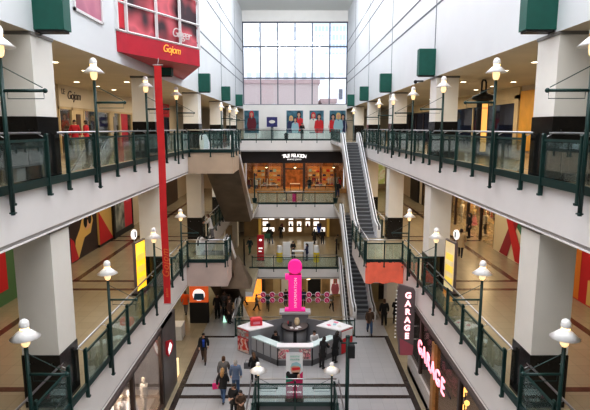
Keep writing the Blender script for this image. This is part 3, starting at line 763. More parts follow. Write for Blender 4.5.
for i, (y, tp, bt, lb) in enumerate(((32.2, INK['dark'], INK['dark'], 'mannequin in black at the near end of the warm lit dress shop'), (34.6, INK['pale'], INK['dark'], 'mannequin in pale top beside the black one in the dress shop'),
                                    (37, INK['gold'], INK['pink'], 'mannequin in golden top further along the dress shop window'), (39.6, INK['pale'], INK['pale'], 'all pale mannequin at the far end of the dress shop window'))):
    mannequin(lb, (13.4, y, L2), -PI/2, tp, bt, 'dress shop mannequins', long=i % 2 == 0)
garment_rack('long rack of warm coloured clothes deep in the dress shop', (14.9, 36.4, L2), PI/2, [INK['gold'], INK['red'], INK['pale'], INK['dark']], 6, 1.8)

# ------------------------------------------------------------------ clothes shop under the top bridge
SY = 57.8
t = thing('shop_front', 'dark clothes shop front with arched white name under the top bridge', 'shop front', (0, SY, L2))
MB().box(-6.2, 6.2, -.1, .3, 3.5, 4.88).build('header_panel', mat('header_black_brown', (.02, .014, .015), .35), t)
f = MB()
for x in (-6.1, -1.25, 1.05, 6.1): f.box(x-.14, x+.14, -.08, .2, 0, 3.5)
f.box(-1.25, 1.05, -.02, .1, 2.75, 2.9); f.build('frame', DBROWN, t)
MB().box(-6, -1.3, .0, .02, .5, 3.5).build('glass_panel', SHOPGLASS, t); MB().box(1.1, 6, .0, .02, .5, 3.5).build('glass_panel', SHOPGLASS, t)
MB().box(-6, -1.3, -.1, .15, 0, .5).build('plinth', WOOD, t); MB().box(1.1, 6, -.1, .15, 0, .5).build('plinth', WOOD, t)
for i, (ch) in enumerate('TRUE RELIGION'):
    if ch == ' ': continue
    u = (i-6)/6
    text('letter', ch, .54, LETW, t, (-.1+u*1.22, -.13, 4.36-.10*u*u), (PI/2, u*.12, 0), .02, bold=.015)
text('lettering', 'BRAND JEANS', .26, LETW, t, (-.1, -.13, 3.93), FACE_CAM, .02)
struct(box('wall_end', mat('brick_warm', (.30, .13, .055), .7, var=.45, vs=2.5), -6.2, 6.2, 64.2, 64.4, L2, 10.2))
struct(box('floor', WOOD, -6.2, 6.2, 62.4, 64.3, L2-.3, L2))
for i, x in enumerate((-4.6, -2.6, 2.4, 4.2)):
    t = thing('wall_shelf', 'honey lit shelf of folded clothes, %s from the left in the clothes shop' % ordinal(i), 'shelf', (x, 63.9, L2), 0, 'lit shelves in the clothes shop')
    f = MB()
    for q in (-.8, .77): f.box(q, q+.03, -.3, .2, 0, 2.6)
    for k in range(5): f.box(-.8, .8, -.3, .2, .3+k*.55, .33+k*.55)
    f.build('case', WOOD, t); MB().box(-.75, .75, .15, .19, .1, 2.6).build('lit_back', mat('shelf_glow', (.75, .32, .08), .5, emit=.35), t)
    for k in range(4):
        for j in range(3): MB().box(-.65+j*.48, -.27+j*.48, -.25, .1, .33+k*.55, .33+k*.55+random.uniform(.12, .35)).build('folded_stack', RC[(i+k*2+j) % 5] if (k+j+i) % 3 else INK['gold'], t)
garment_rack('clothes rack in the left half of the clothes shop', (-4.4, 60.2, L2), 0, [INK['dark'], INK['maroon'], INK['pale'], INK['gold']], 2.2, 1.45)
garment_rack('clothes rack in the right half of the clothes shop', (2.3, 60.4, L2), 0, [INK['dark'], INK['teal'], INK['maroon']], 1.4, 1.6)
garment_rack('rack of white shirts by the right shop window', (4.6, 59.4, L2), 0, [INK['pale'], INK['pale'], INK['sky']], 1.4, 1.7)
for i, (x, y, w) in enumerate(((-2.6, 59.2, 1.1), (-3.6, 59, .8), (3.0, 58.9, 1.3), (.0, 60.5, 1.2))):
    t = thing('display_table', 'white topped display table, %s in the clothes shop' % ('left of the doorway', 'farther left by the window', 'right of the doorway', 'inside the doorway')[i], 'table', (x, y, L2), 0, 'tables in the clothes shop')
    MB().box(-w/2, w/2, -.3, .3, .78, .84).build('top', KTOP, t)
    lg = MB().box(-.03, .03, -.03, .03, 0, .78)
    for (a, b) in ((-1, -1), (1, -1), (-1, 1), (1, 1)):
        q = lg.build('leg', DWOOD, t); q.location = (a*(w/2-.05), b*.25, 0)
    if i != 3:
        st = thing('folded_clothes', 'folded clothes on the display table %s' % ('left of the doorway', 'farther left by the window', 'right of the doorway')[i], 'clothes', (x, y, L2+.84), 0, 'folded clothes on tables')
        for k in range(4): MB().box(-.2, .2, -.18, .18, k*.06, k*.06+.05).build('garment', (INK['pale'], INK['red'], INK['sky'], INK['dark'])[(k+i) % 4], st)
for i, x in enumerate((-3.4, 0.0, 4.6)):
    t = thing('pendant_lamp', 'glowing pendant lamp, %s in the clothes shop' % ('left', 'above the doorway', 'right')[i], 'lamp', (x, 59.5, L2+2.9), 0, 'pendants in the clothes shop')
    MB().tube([(0, 0, .2), (0, 0, 1.9)], .012, 5).build('cord', BLACK, t); MB().lathe([(.05, .25), (.22, 0)], 14, cap=False).build('lamp_shade', DBROWN, t); MB().ball((0, 0, .02), .15, 1, 10, 8).build('bulb', WARMLIT, t, True)
for i, (x, tp, bt) in enumerate(((-5.45, INK['maroon'], INK['navy']), (-4.55, INK['pale'], INK['navy']), (1.7, INK['dark'], INK['teal']), (5.3, INK['red'], INK['dark']))):
    mannequin('mannequin in %s top, %s in the clothes shop window' % (('maroon', 'pale', 'black', 'red')[i], ('far left', 'second from left', 'right of the doorway', 'far right')[i]), (x, 58.6, L2+.02), 0, tp, bt, 'clothes shop mannequins', m=INK['gold'] if i < 2 else INK['dark'])
t = thing('counter_table', 'dark table with magenta cloth on the middle bridge', 'table', (-.05, 51.5, L2))
MB().box(-.95, .95, -.3, .3, .84, .9).build('top', BLACK, t); MB().box(-.22, .2, -.32, .3, 0, .84).build('cloth', DKPINK, t)
lg = MB().box(-.04, .04, -.04, .04, 0, .84)
for x in (-.85, .85): q = lg.build('leg', BLACK, t); q.location = (x, 0, 0)
t = thing('planter_post', 'dark green post with pot, left end of the middle bridge', 'post', (-4.1, 50.3, L2))
MB().lathe([(.2, 0), (.26, .45), (.27, .5)], 12).build('pot', DGREEN, t); MB().tube([(0, 0, .5), (0, 0, 3)], .07, 8).build('pole', DGREEN, t)
dup(t, 'dark green post with pot, right end of the middle bridge', (4.1, 50.3, L2))

# ------------------------------------------------------------------ lowest level beyond the opening
struct(box('wall_end', mat('far_wall_brown', (.34, .24, .13), .6, var=.15, vs=1), -6.2, 6.2, 59.6, 59.8, 0, 3.95))
xs = (-3.2, -1.55, -.5, .5, 1.55, 2.95)
for i, x in enumerate(xs):
    w = 1.5 if i in (0, 5) else .62
    t = thing('lit_shelf', 'glowing white wall display, %s from the left behind the lowest bridge' % ordinal(i), 'display shelf', (x, 59.55, 0), 0, 'white wall displays')
    MB().box(-w/2-.1, w/2+.1, -.1, 0, .4, 3.5).build('case', mat('display_tan', (.42, .30, .17), .5), t)
    for k in range(4):
        for j in range(2 if w > 1 else 1):
            ww = w/2 if w > 1 else w; xa = -w/2+j*ww+.05
            if (i+k*3+j) % 5 == 4: continue
            MB().box(xa, xa+ww-.1, -.12, -.1, .6+k*.72, 1.1+k*.72).build('lit_panel', WHITELIT, t)
    for k in range(2):
        MB().box(-w*.2, w*.15, -.18, -.12, 1.15+k*1.4, 1.6+k*1.4).build('stock', (INK['dark'], INK['maroon'], INK['navy'])[(i+k) % 3], t)
for x, nm in ((-4.25, 'left'), (4.0, 'right')):
    tag(box('wall_pilaster', mat('pilaster_yellow', (.72, .48, .12), .5, emit=.15), x-.16, x+.16, 59.2, 59.58, 0, 3.9), 'yellow pilaster at the %s end of the white wall displays' % nm, 'pilaster')
t = thing('sign_totem', 'red upright sign with white marks on the left of the lowest bridge', 'sign', (-3.4, 48.2, 0))
MB().box(-.33, .33, -.09, .09, .05, 2.6).build('panel', RED, t); MB().box(-.4, .4, -.2, .2, 0, .05).build('base', BLACK, t)
MB().disc(0, 2.1, .15, .12, -.095).flat([(-.2, 1.2), (.2, 1.2), (.2, 1.35), (-.2, 1.35)], -.095).flat([(-.2, .9), (.1, .9), (.1, 1.02), (-.2, 1.02)], -.095).build('lettering', LETW, t)
for i, (x, lb) in enumerate(((-1.52, 'left'), (2.1, 'right'))):
    t = thing('promotion_column', 'yellow based white column at the %s of the promotion stand' % lb, 'column stand', (x, 47.8, 0), 0, 'yellow promotion columns')
    MB().lathe([(.3, 0), (.3, .95)], 16).build('base', mat('lemon', (.80, .62, .04), .4), t); MB().lathe([(.28, .95), (.24, 1.6), (.1, 1.64)], 16).build('upper', KTOP, t)
for i, (x, w, lb) in enumerate(((-.85, .75, 'left'), (1.35, .95, 'right'))):
    t = thing('display_stand', 'white display panel at the %s of the promotion stand on the lowest bridge' % lb, 'display stand', (x, 48.8, 0))
    MB().box(-w/2, w/2, -.1, .1, .1, 1.75).build('panel', KTOP, t); MB().box(-w/2, w/2, -.25, .25, 0, .1).build('base', GREYP, t)
t = thing('stand_table', 'white counter table of the promotion stand on the lowest bridge', 'table', (.3, 48.2, 0))
MB().box(-.6, .6, -.3, .3, .95, 1.02).build('top', KTOP, t)
lg = MB().box(-.03, .03, -.03, .03, 0, .95)
for (a, b) in ((-1, -1), (1, -1), (-1, 1), (1, 1)): q = lg.build('leg', BLACK, t); q.location = (a*.52, b*.24, 0)
for x, nm in ((-4.85, 'left'), (3.95, 'right')):
    tag(MB().tube([(x, 46.4, 0), (x, 46.4, 2.6)], .07, 8).box(x-.12, x+.12, 46.28, 46.52, 0, .06).build('slim_post', BLACK), 'slim black post at the %s end of the lowest bridge' % nm, 'post')
# basement
struct(box('wall_end', mat('basement_tan', (.42, .29, .15), .6, var=.3, vs=1.2), -6.2, 6.2, 52.8, 53, -5.3, -1.0))
struct(box('wall_left', SHOPW, -6.4, -6.2, 40, 52.8, -5.3, -.35)); struct(box('wall_right', SHOPW, 6.2, 6.4, 40, 52.8, -5.3, -.35))
t = thing('shop_front', 'orange glowing shop in the basement left of the pink totem', 'shop front', (-6.15, 50.8, -5.3))
MB().box(-.0, 2.6, 1.7, 1.95, 0, 3.6).build('lit_back', ORANGELIT, t); MB().box(2.6, 2.9, .5, 1.95, 0, 3.9).build('side_post', DBROWN, t); MB().box(0, 1.9, .3, .7, 0, 1.35).build('counter', ORANGELIT, t)
t = thing('basement_door', 'pale panelled door pair in the basement behind the pictogram discs', 'door', (-1.2, 52.77, -5.3))
for i in range(3): MB().box(-1.2+i*.9, -.45+i*.9, -.06, 0, 0, 3.1).build('panel', (CREAMP, KTOP, CREAMP)[i], t)
MB().box(-1.35, 1.55, -.04, 0, 3.1, 3.25).build('frame', DBROWN, t)
t = thing('basement_door', 'dark doorway in the basement right of the pink totem', 'door', (2.1, 52.77, -5.3))
MB().box(-.7, .7, -.05, 0, 0, 3.3).build('panel', BLACK, t); MB().box(-.85, -.7, -.08, 0, 0, 3.4).box(.7, .85, -.08, 0, 0, 3.4).box(-.85, .85, -.08, 0, 3.3, 3.4).build('frame', CREAMP, t)
poster('white and red picture poster at the right end of the basement wall', 1.1, 2.4, (4.4, 52.77, -5.0), 0, mat('basement_white', (.85, .8, .78), .5, emit=.4), [(0, 0, 1.8, INK['pink'], INK['red'])])
t = thing('pendant_lamp', 'warm glowing lamp in the basement by the pink totem', 'lamp', (-.75, 50, -2.2))
MB().ball((0, 0, 0), .28, .8, 12, 8).build('bulb', WARMLIT, t, True); MB().tube([(0, 0, .2), (0, 0, 1.2)], .015, 5).build('cord', BLACK, t)
dup(t, 'warm glowing lamp in the basement right of the pink totem', (1.4, 50, -2.3))
struct(box('ceiling', CREAM, -6.2, 6.2, 45.6, 62, -1.1, -1.0))

# ------------------------------------------------------------------ information desk
desk = thing('information_desk', 'grey angular information desk with white corner blocks and pale counters', 'desk', (0, 27.5, 0))
KY = 27.5
def kw(poly, z0, z1, nm, m): return MB().prism([(x, y-KY) for x, y in poly], z0, z1).build(nm, m, desk)
def wall_poly(a, b, th):
    a, b = Vector(a), Vector(b); d = (b-a).normalized(); n_ = Vector((-d.y, d.x))*th
    return [tuple(a), tuple(b), tuple(b+n_), tuple(a+n_)]
PA, PB, PC, PD = (-2.62, 27.45), (-.95, 25.98), (.95, 25.98), (2.62, 27.45)
for a, b in ((PA, PB), (PB, PC), (PC, PD)):
    kw(wall_poly(a, b, .12), .32, 1.02, 'counter_panel', mat('desk_panel', (.38, .38, .40), .4)); kw(wall_poly(a, b, .08), 0, .32, 'kick_panel', DGREYP)
    A_, B_ = Vector(a), Vector(b)
    top = wall_poly(A_+(A_-B_).normalized()*.06, B_+(B_-A_).normalized()*.06, .52)
    kw(top, 1.04, 1.1 if a != PB else 1.106, 'counter_top', TEALTOP if a != PB else KTOP)
    n_ = 4 if a != PB else 3
    for k in range(n_+1):
        p = A_.lerp(B_, k/n_); kw([(p.x-.03, p.y-.03), (p.x+.03, p.y-.03), (p.x+.03, p.y+.05), (p.x-.03, p.y+.05)], 0, 1.04, 'post', DGREYP) if k in (0, n_) or a != PB else None
for x in (-.62, .55):
    pr = MB().box(x-.32, x+.32, PB[1]-KY-.03, PB[1]-KY, .42, .98).build('picture_panel', bands_mat('collage', [(.6, .12, .18), (.75, .6, .55), (.08, .05, .06), (.8, .3, .35), (.3, .1, .12)], 5, None), desk)
RP = bands_mat('red_collage', [(.65, .04, .03), (.75, .12, .06), (.85, .75, .68), (.60, .03, .03), (.15, .10, .1)], 2.2, None)
for s in (-1, 1):
    q = [(s*3.4, 27.95), (s*2.62, 27.3), (s*1.25, 28.05), (s*2.25, 29.0)]
    if s > 0: q = q[::-1]
    kw(q, 0, 1.44, 'corner_block', GREYP); kw(q, 1.44, 1.5, 'corner_top', KTOP)
    a, b = Vector((s*3.36, 27.93)), Vector((s*2.68, 27.36)); d = (b-a).normalized(); o_ = Vector((d.y, -d.x))*s*.02*(-1 if s < 0 else -1)
    o_ = Vector((s*.02, -.025))
    kw([tuple(a), tuple(b), tuple(b+o_), tuple(a+o_)], .05, .88, 'poster_panel', RP if s < 0 else INK['red'])
    kw([tuple(a), tuple(b), tuple(b+o_), tuple(a+o_)], .95, 1.38, 'poster_panel', bands_mat('grey_collage', [(.12, .1, .1), (.6, .55, .52), (.3, .28, .28), (.7, .15, .1)], 3, None) if s < 0 else KTOP)
    kw([tuple(a), tuple(b), tuple(b+o_*.8), tuple(a+o_*.8)], .88, 1.44, 'poster_edge', RED)
    kw(wall_poly((s*2.0, 28.75), (s*.75, 29.35), .08 if s > 0 else -.08) if s > 0 else wall_poly((s*.75, 29.35), (s*2.0, 28.75), .08), 0, 1.45, 'rear_partition', GREYP)
MB().lathe([(.70, 0), (.70, 1.08)], 28, (0, 28.9-KY, 0)).build('drum', mat('drum_grey', (.33, .33, .35), .4), desk, True)
MB().lathe([(.82, 1.08), (.85, 1.10), (.85, 1.15), (.80, 1.16)], 32, (0, 28.9-KY, 0)).build('drum_top', BLACK, desk)
MB().lathe([(.78, 1.161), (.78, 1.165)], 32, (0, 28.9-KY, 0)).build('drum_surface', mat('drum_top_brown', (.16, .13, .12), .3), desk)
MB().box(-.1, .1, -.74, -.69, .05, 1.06).build('screen_panel', BLACK, desk).location = (0, 28.9-KY, 0)
MB().box(-.82, .82, 29.3-KY, 29.85-KY, 0, 1.72).build('tower_block', GREYP, desk); MB().box(-.95, .95, 29.2-KY, 29.9-KY, 1.72, 1.86).build('tower_top', mat('tower_top_grey', (.5, .5, .52), .4), desk)
# totem
t = thing('information_totem', 'bright pink letter i totem standing on the information desk', 'sign', (0, 29.55, 1.86))
m = MB().box(-.4, .4, -.2, .2, .14, 2.3); m.box(-.6, -.4, -.2, .2, 2.02, 2.3)
m.build('stem', PINK, t)
m = MB(); m.prism_x([(-.2, 0), (.2, 0), (.2, .14), (-.2, .14)], -.62, .62); m.build('foot', PINK, t)
MB().box(-.64, .64, -.22, .22, -.0, .03).box(-.36, .36, -.16, .16, 2.3, 2.38).build('dark_base', DKPINK, t)
MB().tube([(0, -.2, 2.8), (0, .2, 2.8)], .43, 32).build('dot', PINK, t)
text('lettering', 'INFORMATION', .25, mat('pale_pink_letter', (.95, .72, .82), .5, emit=.3), t, (.04, -.215, 1.2), up, .008, 1.15)
b = MB()
for s in (-1, 1):
    for z in (.66, 1.02): b.tube([(s*.4, 0, z), (s*2.3, 0, z)], .03, 6)
b.build('pictogram_bar', GREYP, t)
for s in (-1, 1):
    for j, x in enumerate((.86, 1.40, 1.96)):
        for z in (.66, 1.02):
            d = MB().tube([(s*x, -.05, z), (s*x, .03, z)], .15, 18).build('pictogram_disc', DKPINK, t)
            MB().tube([(s*x, -.03, z), (s*x, .02, z)], .175, 18).build('rim', KTOP, d)
            MB().disc(s*x-.05, z+.03, .035, .05, -.052, 8).flat([(s*x-.02, z-.09), (s*x+.09, z-.09), (s*x+.06, z+.04), (s*x+.0, z+.04)], -.052).build('pictogram', INK['pink'], d)
# things on the desk
t = thing('red_box', 'bright red rounded box on the left white block of the desk', 'box', (-2.3, 28.2, 1.503), .2)
m = MB().prism([(-.34, -.22), (.34, -.22), (.34, .22), (-.34, .22)], 0, .36); m.build('body', mat('coral_red', (.70, .05, .07), .5), t)
MB().prism([(-.26, -.16), (.26, -.16), (.26, .16), (-.26, .16)], .36, .42).build('lid', mat('coral_red_light', (.78, .12, .13), .5), t); MB().box(-.2, .2, -.226, -.22, .1, .25).build('lettering', INK['pink'], t)
t = thing('flower_vase', 'cream vase standing on the round desk top', 'vase', (.12, 28.95, 1.17))
MB().lathe([(.1, 0), (.16, .1), (.17, .3), (.12, .38), (.13, .42)], 14).build('body', mat('vase_cream', (.75, .62, .42), .4), t, True)
t = thing('desk_telephone', 'dark telephone with red top on the round desk top', 'telephone', (-.32, 28.9, 1.17))
MB().prism_x([(-.14, 0), (.14, 0), (.14, .16), (-.14, .05)], -.12, .12).build('base', BLACK, t); MB().tube([(-.1, -.1, .12), (-.1, .12, .22)], .03, 6).build('handset', RED, t)
for i, (x, y, r) in enumerate(((-.2, 28.5, .3), (.1, 28.4, -.2), (.25, 28.62, .6))):
    tag(MB().box(-.1, .1, -.14, .14, 0, .006).build('leaflet', KTOP, None, loc=(x, y, 1.166), rotz=r), 'white leaflet lying on the round desk top, %s' % ('left', 'front', 'right')[i], 'paper', 'leaflets on the desk')
for i, (x, y, r, m_) in enumerate(((2.0, 28.1, .3, INK['pink']), (2.35, 28.2, -.2, INK['sky']), (2.2, 28.45, .6, KTOP), (2.6, 27.9, .2, INK['pale']), (2.45, 28.5, 1, INK['pink']))):
    tag(MB().box(-.1, .1, -.14, .14, 0, .006).build('leaflet', m_, None, loc=(x, y, 1.501), rotz=r), '%s leaflet on the right white block of the desk' % ('pink inner', 'pale blue middle', 'white middle', 'cream outer', 'pink rear')[i], 'paper', 'leaflets on the desk')
# roll-up banner
t = thing('rollup_banner', 'white and magenta roll-up banner with a camera holding face before the desk', 'banner stand', (-.03, 22.42, 0))
m_ = KTOP
MB().box(-.40, .40, -.015, .0, .12, 2.42).build('print_sheet', mat('rollup_white', (.74, .75, .78), .5), t)
q = MB(); q.flat([(-.40, .12), (.40, .12), (.40, 1.5), (.1, 1.2), (-.40, 1.05)], -.016); q.build('magenta_area', mat('rollup_magenta', (.62, .02, .14), .5), t)
MB().flat([(-.40, .93), (-.2, .98), (-.05, 1.02), (-.25, 1.3), (-.40, 1.35)], -.018).build('green_area', mat('rollup_green', (.04, .30, .20), .5), t)
MB().disc(.06, 1.62, .24, .30, -.02).flat([(-.1, 1.1), (.3, 1.1), (.24, 1.45), (-.06, 1.45)], -.02).build('printed_face', SKIN, t)
MB().flat([(-.2, 1.7), (-.12, 1.92), (.1, 2.0), (.3, 1.88), (.33, 1.66), (.2, 1.78), (-.05, 1.8)], -.026).build('printed_cap', mat('cap_blue', (.35, .55, .60), .5), t)
MB().flat([(-.1, 1.55), (.26, 1.6), (.27, 1.72), (-.12, 1.70)], -.028).build('printed_glasses', INK['red'], t)
MB().flat([(-.3, 1.18), (.12, 1.14), (.14, 1.36), (-.28, 1.40)], -.032).disc(-.3, 1.38, .1, .14, -.034).build('printed_camera', BLACK, t)
text('lettering', 'sesame\nsourire', .16, mat('ink_green', (.2, .55, .45), .5), t, (.02, -.03, 2.2), FACE_CAM, .003)
text('lettering', 'PHOTO', .15, LETW, t, (-.05, -.03, .78), FACE_CAM, .003); text('lettering', 'CONCOURS', .12, LETW, t, (.0, -.03, .45), FACE_CAM, .003)
MB().box(-.45, .45, -.12, .12, 0, .12).build('base', BLACK, t); MB().box(-.41, .41, -.025, .01, 2.42, 2.45).build('top_bar', SILVER, t)

# ------------------------------------------------------------------ ground level shops
SH = mat('shop_header_dark', (.10, .075, .07), .4)
# left shop
t = front('shop_front', 'dark framed shop front with lit mannequins, ground floor left', 'shop front', -1, 9.5, 23.75, 0, 3.95, [0, 4, 8.3, 12.25, 14.1], DBROWN, glass_mat('grey_shop_glass', (.80, .78, .78), .05, .02), .1, SH, .25, DBROWN, x=6.22)
MB().box(-.1, .12, 12.3, 14.75, 0, 3.95).build('pilaster', mat('pilaster_slate', (.10, .085, .085), .35, var=.25, vs=1.5), t)
struct(box('wall_left', mat('shop_side_grey', (.22, .21, .21), .6), -12.4, -6.25, 23.4, 23.7, 0, 3.95))
struct(box('wall_left', mat('lit_shop_back', (.75, .68, .60), .6, emit=.15), -9.6, -9.4, 9, 23.4, 0, 3.95))
struct(box('floor', mat('shop_floor_pale', (.5, .42, .34), .3), -9.4, -6.2, 9, 23.4, .0, .02))
mannequin('headless ivory mannequin in pale top in left ground shop window', (-6.9, 21.3, .02), PI/2, INK['pale'], mat('cream_trousers', (.8, .74, .62), .6))
mannequin('mannequin in long white dress, left ground shop window, nearer the viewer', (-7.0, 19.9, .5), PI/2, KTOP, KTOP, long=True)
mannequin('mannequin in long pale gown at the near end of the left ground shop', (-7.05, 18.9, .5), PI/2, KTOP, INK['pale'], long=True)
tag(box('window_plinth', DBROWN, -7.7, -6.5, 15, 20.6, .02, .48), 'dark plinth under the mannequins in the left ground shop', 'plinth')
t = thing('lightbox', 'bright glowing white light box behind the gowns, left ground shop', 'light box', (-7.95, 19.2, .5), PI/2)
MB().box(-1.1, 1.1, 0, .12, 0, 2.9).build('lit_face', mat('lightbox_glow', (1, .9, .8), .5, emit=4.5), t); MB().box(-1.2, 1.2, .12, .2, -.02, 3.0).build('frame', KTOP, t)
t = thing('shield_sign', 'small red and white projecting sign on the left ground shop pilaster', 'sign', (-5.93, 22.35, 2.3))
t.scale = (.8, .8, .8)
MB().flat([(-.28, .25), (-.05, 0), (.14, .35), (.24, .75), (.14, 1.05), (-.2, .95)], 0, .1).build('panel', RED, t)
MB().flat([(-.02, .12), (.1, .4), (.18, .78), (.06, .95), (-.06, .5)], -.11).build('emblem', LETW, t); MB().tube([(-.1, -.05, .9), (-.22, -.05, .9)], .03, 6).build('bracket', BLACK, t)
tag(box('floor_glow_block', mat('floor_glow', (.95, .75, .45), .5, emit=.8), -7.6, -6.2, 24.0, 25.1, 0, .9), 'warm glowing low block added for the yellow-lit floor beside left pilaster', 'counter')  # added glowing block in place of warm light falling on the floor
tag(box('side_counter', KTOP, -7.9, -7.0, 29.3, 30.3, 0, .9), 'white side counter in the left ground passage', 'counter')
# right shop
t = front('shop_front', 'grey glazed shop front under pink neon lettering, ground floor right', 'shop front', 1, 9.5, 25.6, 0, 3.95, [0, 4.5, 8.0, 11.3, 13.8, 16.1], DBROWN, glass_mat('dull_glass', (.70, .68, .67), .02, .08, k=.08), .1, SH, .3, mat('plinth_pale', (.55, .53, .52), .4), x=6.22)
MB().box(-.14, .14, 11.1, 11.5, .3, 3.65).build('wood_post', WOOD, t)
MB().box(-.1, .14, 11.6, 16.1, 0, .95).build('pale_plinth', MATS['plinth_pale'], t)
struct(box('wall_right', mat('shop_grey_inner', (.26, .24, .23), .6, var=.2, vs=1), 9.8, 10, 9, 25.6, 0, 3.95)); struct(box('wall_right', DGREYP, 6.25, 12.4, 25.5, 25.7, 0, 3.95))
struct(box('floor', MATS['shop_floor_pale'], 6.2, 9.8, 9, 25.5, .0, .02))
garment_rack('rack of dark clothes inside the right neon lettered shop, near end', (7.4, 15, .02), PI/2, [INK['dark'], INK['navy'], INK['sky']], 3, 1.6)
garment_rack('rack of warm coloured clothes inside the right neon lettered shop, middle', (8.2, 18.6, .02), PI/2, [INK['gold'], INK['red'], INK['pale']], 2.6, 1.7)
t = thing('spotlight_cluster', 'amber glowing spotlight cluster inside the right neon lettered shop', 'lamp', (6.7, 18.3, 2.0))
MB().tube([(0, 0, 1.6), (0, 0, 0)], .03, 6).build('stem', BLACK, t)
for k in range(5): MB().ball((.05*math.sin(k*2), .09*math.cos(k*3), .05+.28*k), .11, 1, 10, 6).build('bulb', mat('amber_bulb', (1, .55, .15), .4, emit=4, ecol=(1, .5, .15)), t, True)
t = thing('neon_sign', 'large glowing pink letters running along the right ground shop front', 'sign', (5.98, 20.65, 2.62))
for k, ch in enumerate('GARAGE'): text('letter', ch, .98, NEON, t, (0, 1.95-.74*k, 0), FACE_L, .03)
MB().box(.05, .08, -2.6, 2.6, -.05, .05).build('back_rail', BLACK, t)
t = thing('blade_sign', 'tall slate blade sign with stacked glowing letters projecting from right shop', 'sign', (5.6, 24.3, 1.5))
m = MB().flat([(-.26, 0), (.42, 0), (.46, .3), (.46, 3.35), (.40, 3.5), (.2, 3.56), (-.36, 3.72), (-.42, 3.55), (-.42, 1.4), (-.28, .4)], .11, .22); m.build('panel', SIGNGREY, t)
MB().flat([(-.2, -.02), (.42, -.02), (.45, .5), (-.25, .9)], -.112, .004).build('pink_tail', mat('blade_pink_fade', (.45, .12, .16), .5), t)
for k, ch in enumerate('GARAGE'): text('letter', ch, .42, NEONW, t, (.10, -.13, 3.16-.43*k), FACE_CAM, .015, bold=.018)
b = MB()
for k in range(14): b.tube([(-.43, 0, .9+k*.19), (-.50, 0, .9+k*.19)], .035, 6)
b.build('edge_bulb', SHADE, t)
b = MB()
for z in (.8, 1.5, 2.3): b.tube([(.46, 0, z), (.75, 0, z)], .03, 6)
b.build('bracket', SILVER, t)
# stalls at the back of the ground floor
t = thing('food_stall', 'tan fronted stall with orange framed boards under the red sheet', 'stall', (8.5, 37.5, 0))
MB().box(-2.6, 2.6, 0, .3, 1.1, 3.9).build('back_panel', mat('stall_tan', (.62, .38, .20), .5, emit=.15), t); MB().box(-2.6, 2.6, -.6, 0, 0, 1.1).build('counter', BLACK, t)
for i in range(2): MB().box(-1.9+i*1.5, -.7+i*1.5, -.03, 0, 1.9, 3.1).build('menu_board', mat('menu_orange', (.80, .26, .08), .5, emit=.2), t)
t = thing('grey_pillar', 'yellow banded grey pillar beside the lower right escalator foot', 'pillar', (6.0, 36.6, 0)); t['kind'] = 'structure'
MB().box(-.3, .3, -.3, .3, 0, 3.9).build('shaft', mat('pillar_olive', (.40, .33, .18), .5), t)
t = thing('poster_stand', 'dark poster stand topped by a red blue and white picture, left ground', 'poster stand', (-6.45, 32.3, 0))
MB().box(-.62, .62, -.2, .2, 0, 1.42).build('base', BLACK, t); MB().box(-.62, .62, -.1, .1, 1.42, 2.75).build('board', mat('stand_orange', (.85, .16, .04), .5, emit=.35), t)
MB().disc(0, 1.95, .42, .42, -.105).build('print_white', LETW, t); MB().flat([(-.36, 1.6), (.36, 1.6), (.32, 2.05), (-.28, 2.05)], -.115).build('print_blue', mat('print_blue', (.04, .12, .22), .5), t)
t = thing('tilted_screen', 'small tilted bright screen in the left ground passage', 'screen', (-6.15, 39.8, 0), .25)
m = MB(); m.prism([(-.1, -.1), (.1, -.1), (.1, .1), (-.1, .1)], 0, .5); m.build('stand', BLACK, t)
MB().box(-.3, .3, -.05, .05, .4, 1.1).build('screen', mat('screen_blue', (.6, .75, .95), .4, emit=.9), t).rotation_euler = (-.2, .35, 0)
t = thing('beam_stripes', 'yellow cream striped panel added for light beams in the left ground passage', 'panel', (-7.3, 40.6, 0))  # made-up panel, its glowing stripes stand in for beams of light
MB().box(-.9, .9, 0, .1, .2, 2.6).build('panel', bands_mat('stripe_yellow', [(.75, .62, .30), (.35, .24, .12), (.8, .7, .42)], 1.2, 'DIAGONAL', emit=.3), t); MB().box(-.95, .95, -.05, .15, 0, .2).build('base', BLACK, t)
t = thing('glowing_sign', 'small pale green glowing triangular board on the left ground floor', 'sign', (-4.75, 32.3, 0))
MB().flat([(-.14, .0), (.12, .0), (-.06, .5)], 0, .05).build('panel', mat('green_white_glow', (.5, .9, .7), .5, emit=1), t)
for x in (-9.2, 9.2):
    struct(box('wall_end', mat('passage_brown', (.36, .26, .15), .6, var=.3, vs=.8), x-3.3, x+3.3, 46, 46.2, 0, 3.95))

# ------------------------------------------------------------------ people
def skin_mesh(vs, es, rs, name, sub=1):
    me = bpy.data.meshes.new(name); me.from_pydata(vs, es, []); o = bpy.data.objects.new(name, me); col.objects.link(o)
    md = o.modifiers.new('s', 'SKIN'); md.use_smooth_shade = True
    for i, r in enumerate(rs): me.skin_vertices[0].data[i].radius = r if isinstance(r, tuple) else (r, r)
    me.skin_vertices[0].data[0].use_root = True
    o.modifiers.new('d', 'SUBSURF').levels = sub
    out = bpy.data.meshes.new_from_object(o.evaluated_get(bpy.context.evaluated_depsgraph_get()))
    bpy.data.objects.remove(o); out.name = name
    for p in out.polygons: p.use_smooth = True
    return out
def merge(me, mb, name):
    bm = bmesh.new(); bm.from_mesh(me)
    b2 = bpy.data.meshes.new('tmp'); b2.from_pydata(mb.v, [], mb.f); bm.from_mesh(b2)
    bmesh.ops.recalc_face_normals(bm, faces=bm.faces)
    bm.to_mesh(me); bm.free()
    for p in me.polygons: p.use_smooth = True
    me.name = name
    return me
V = Vector
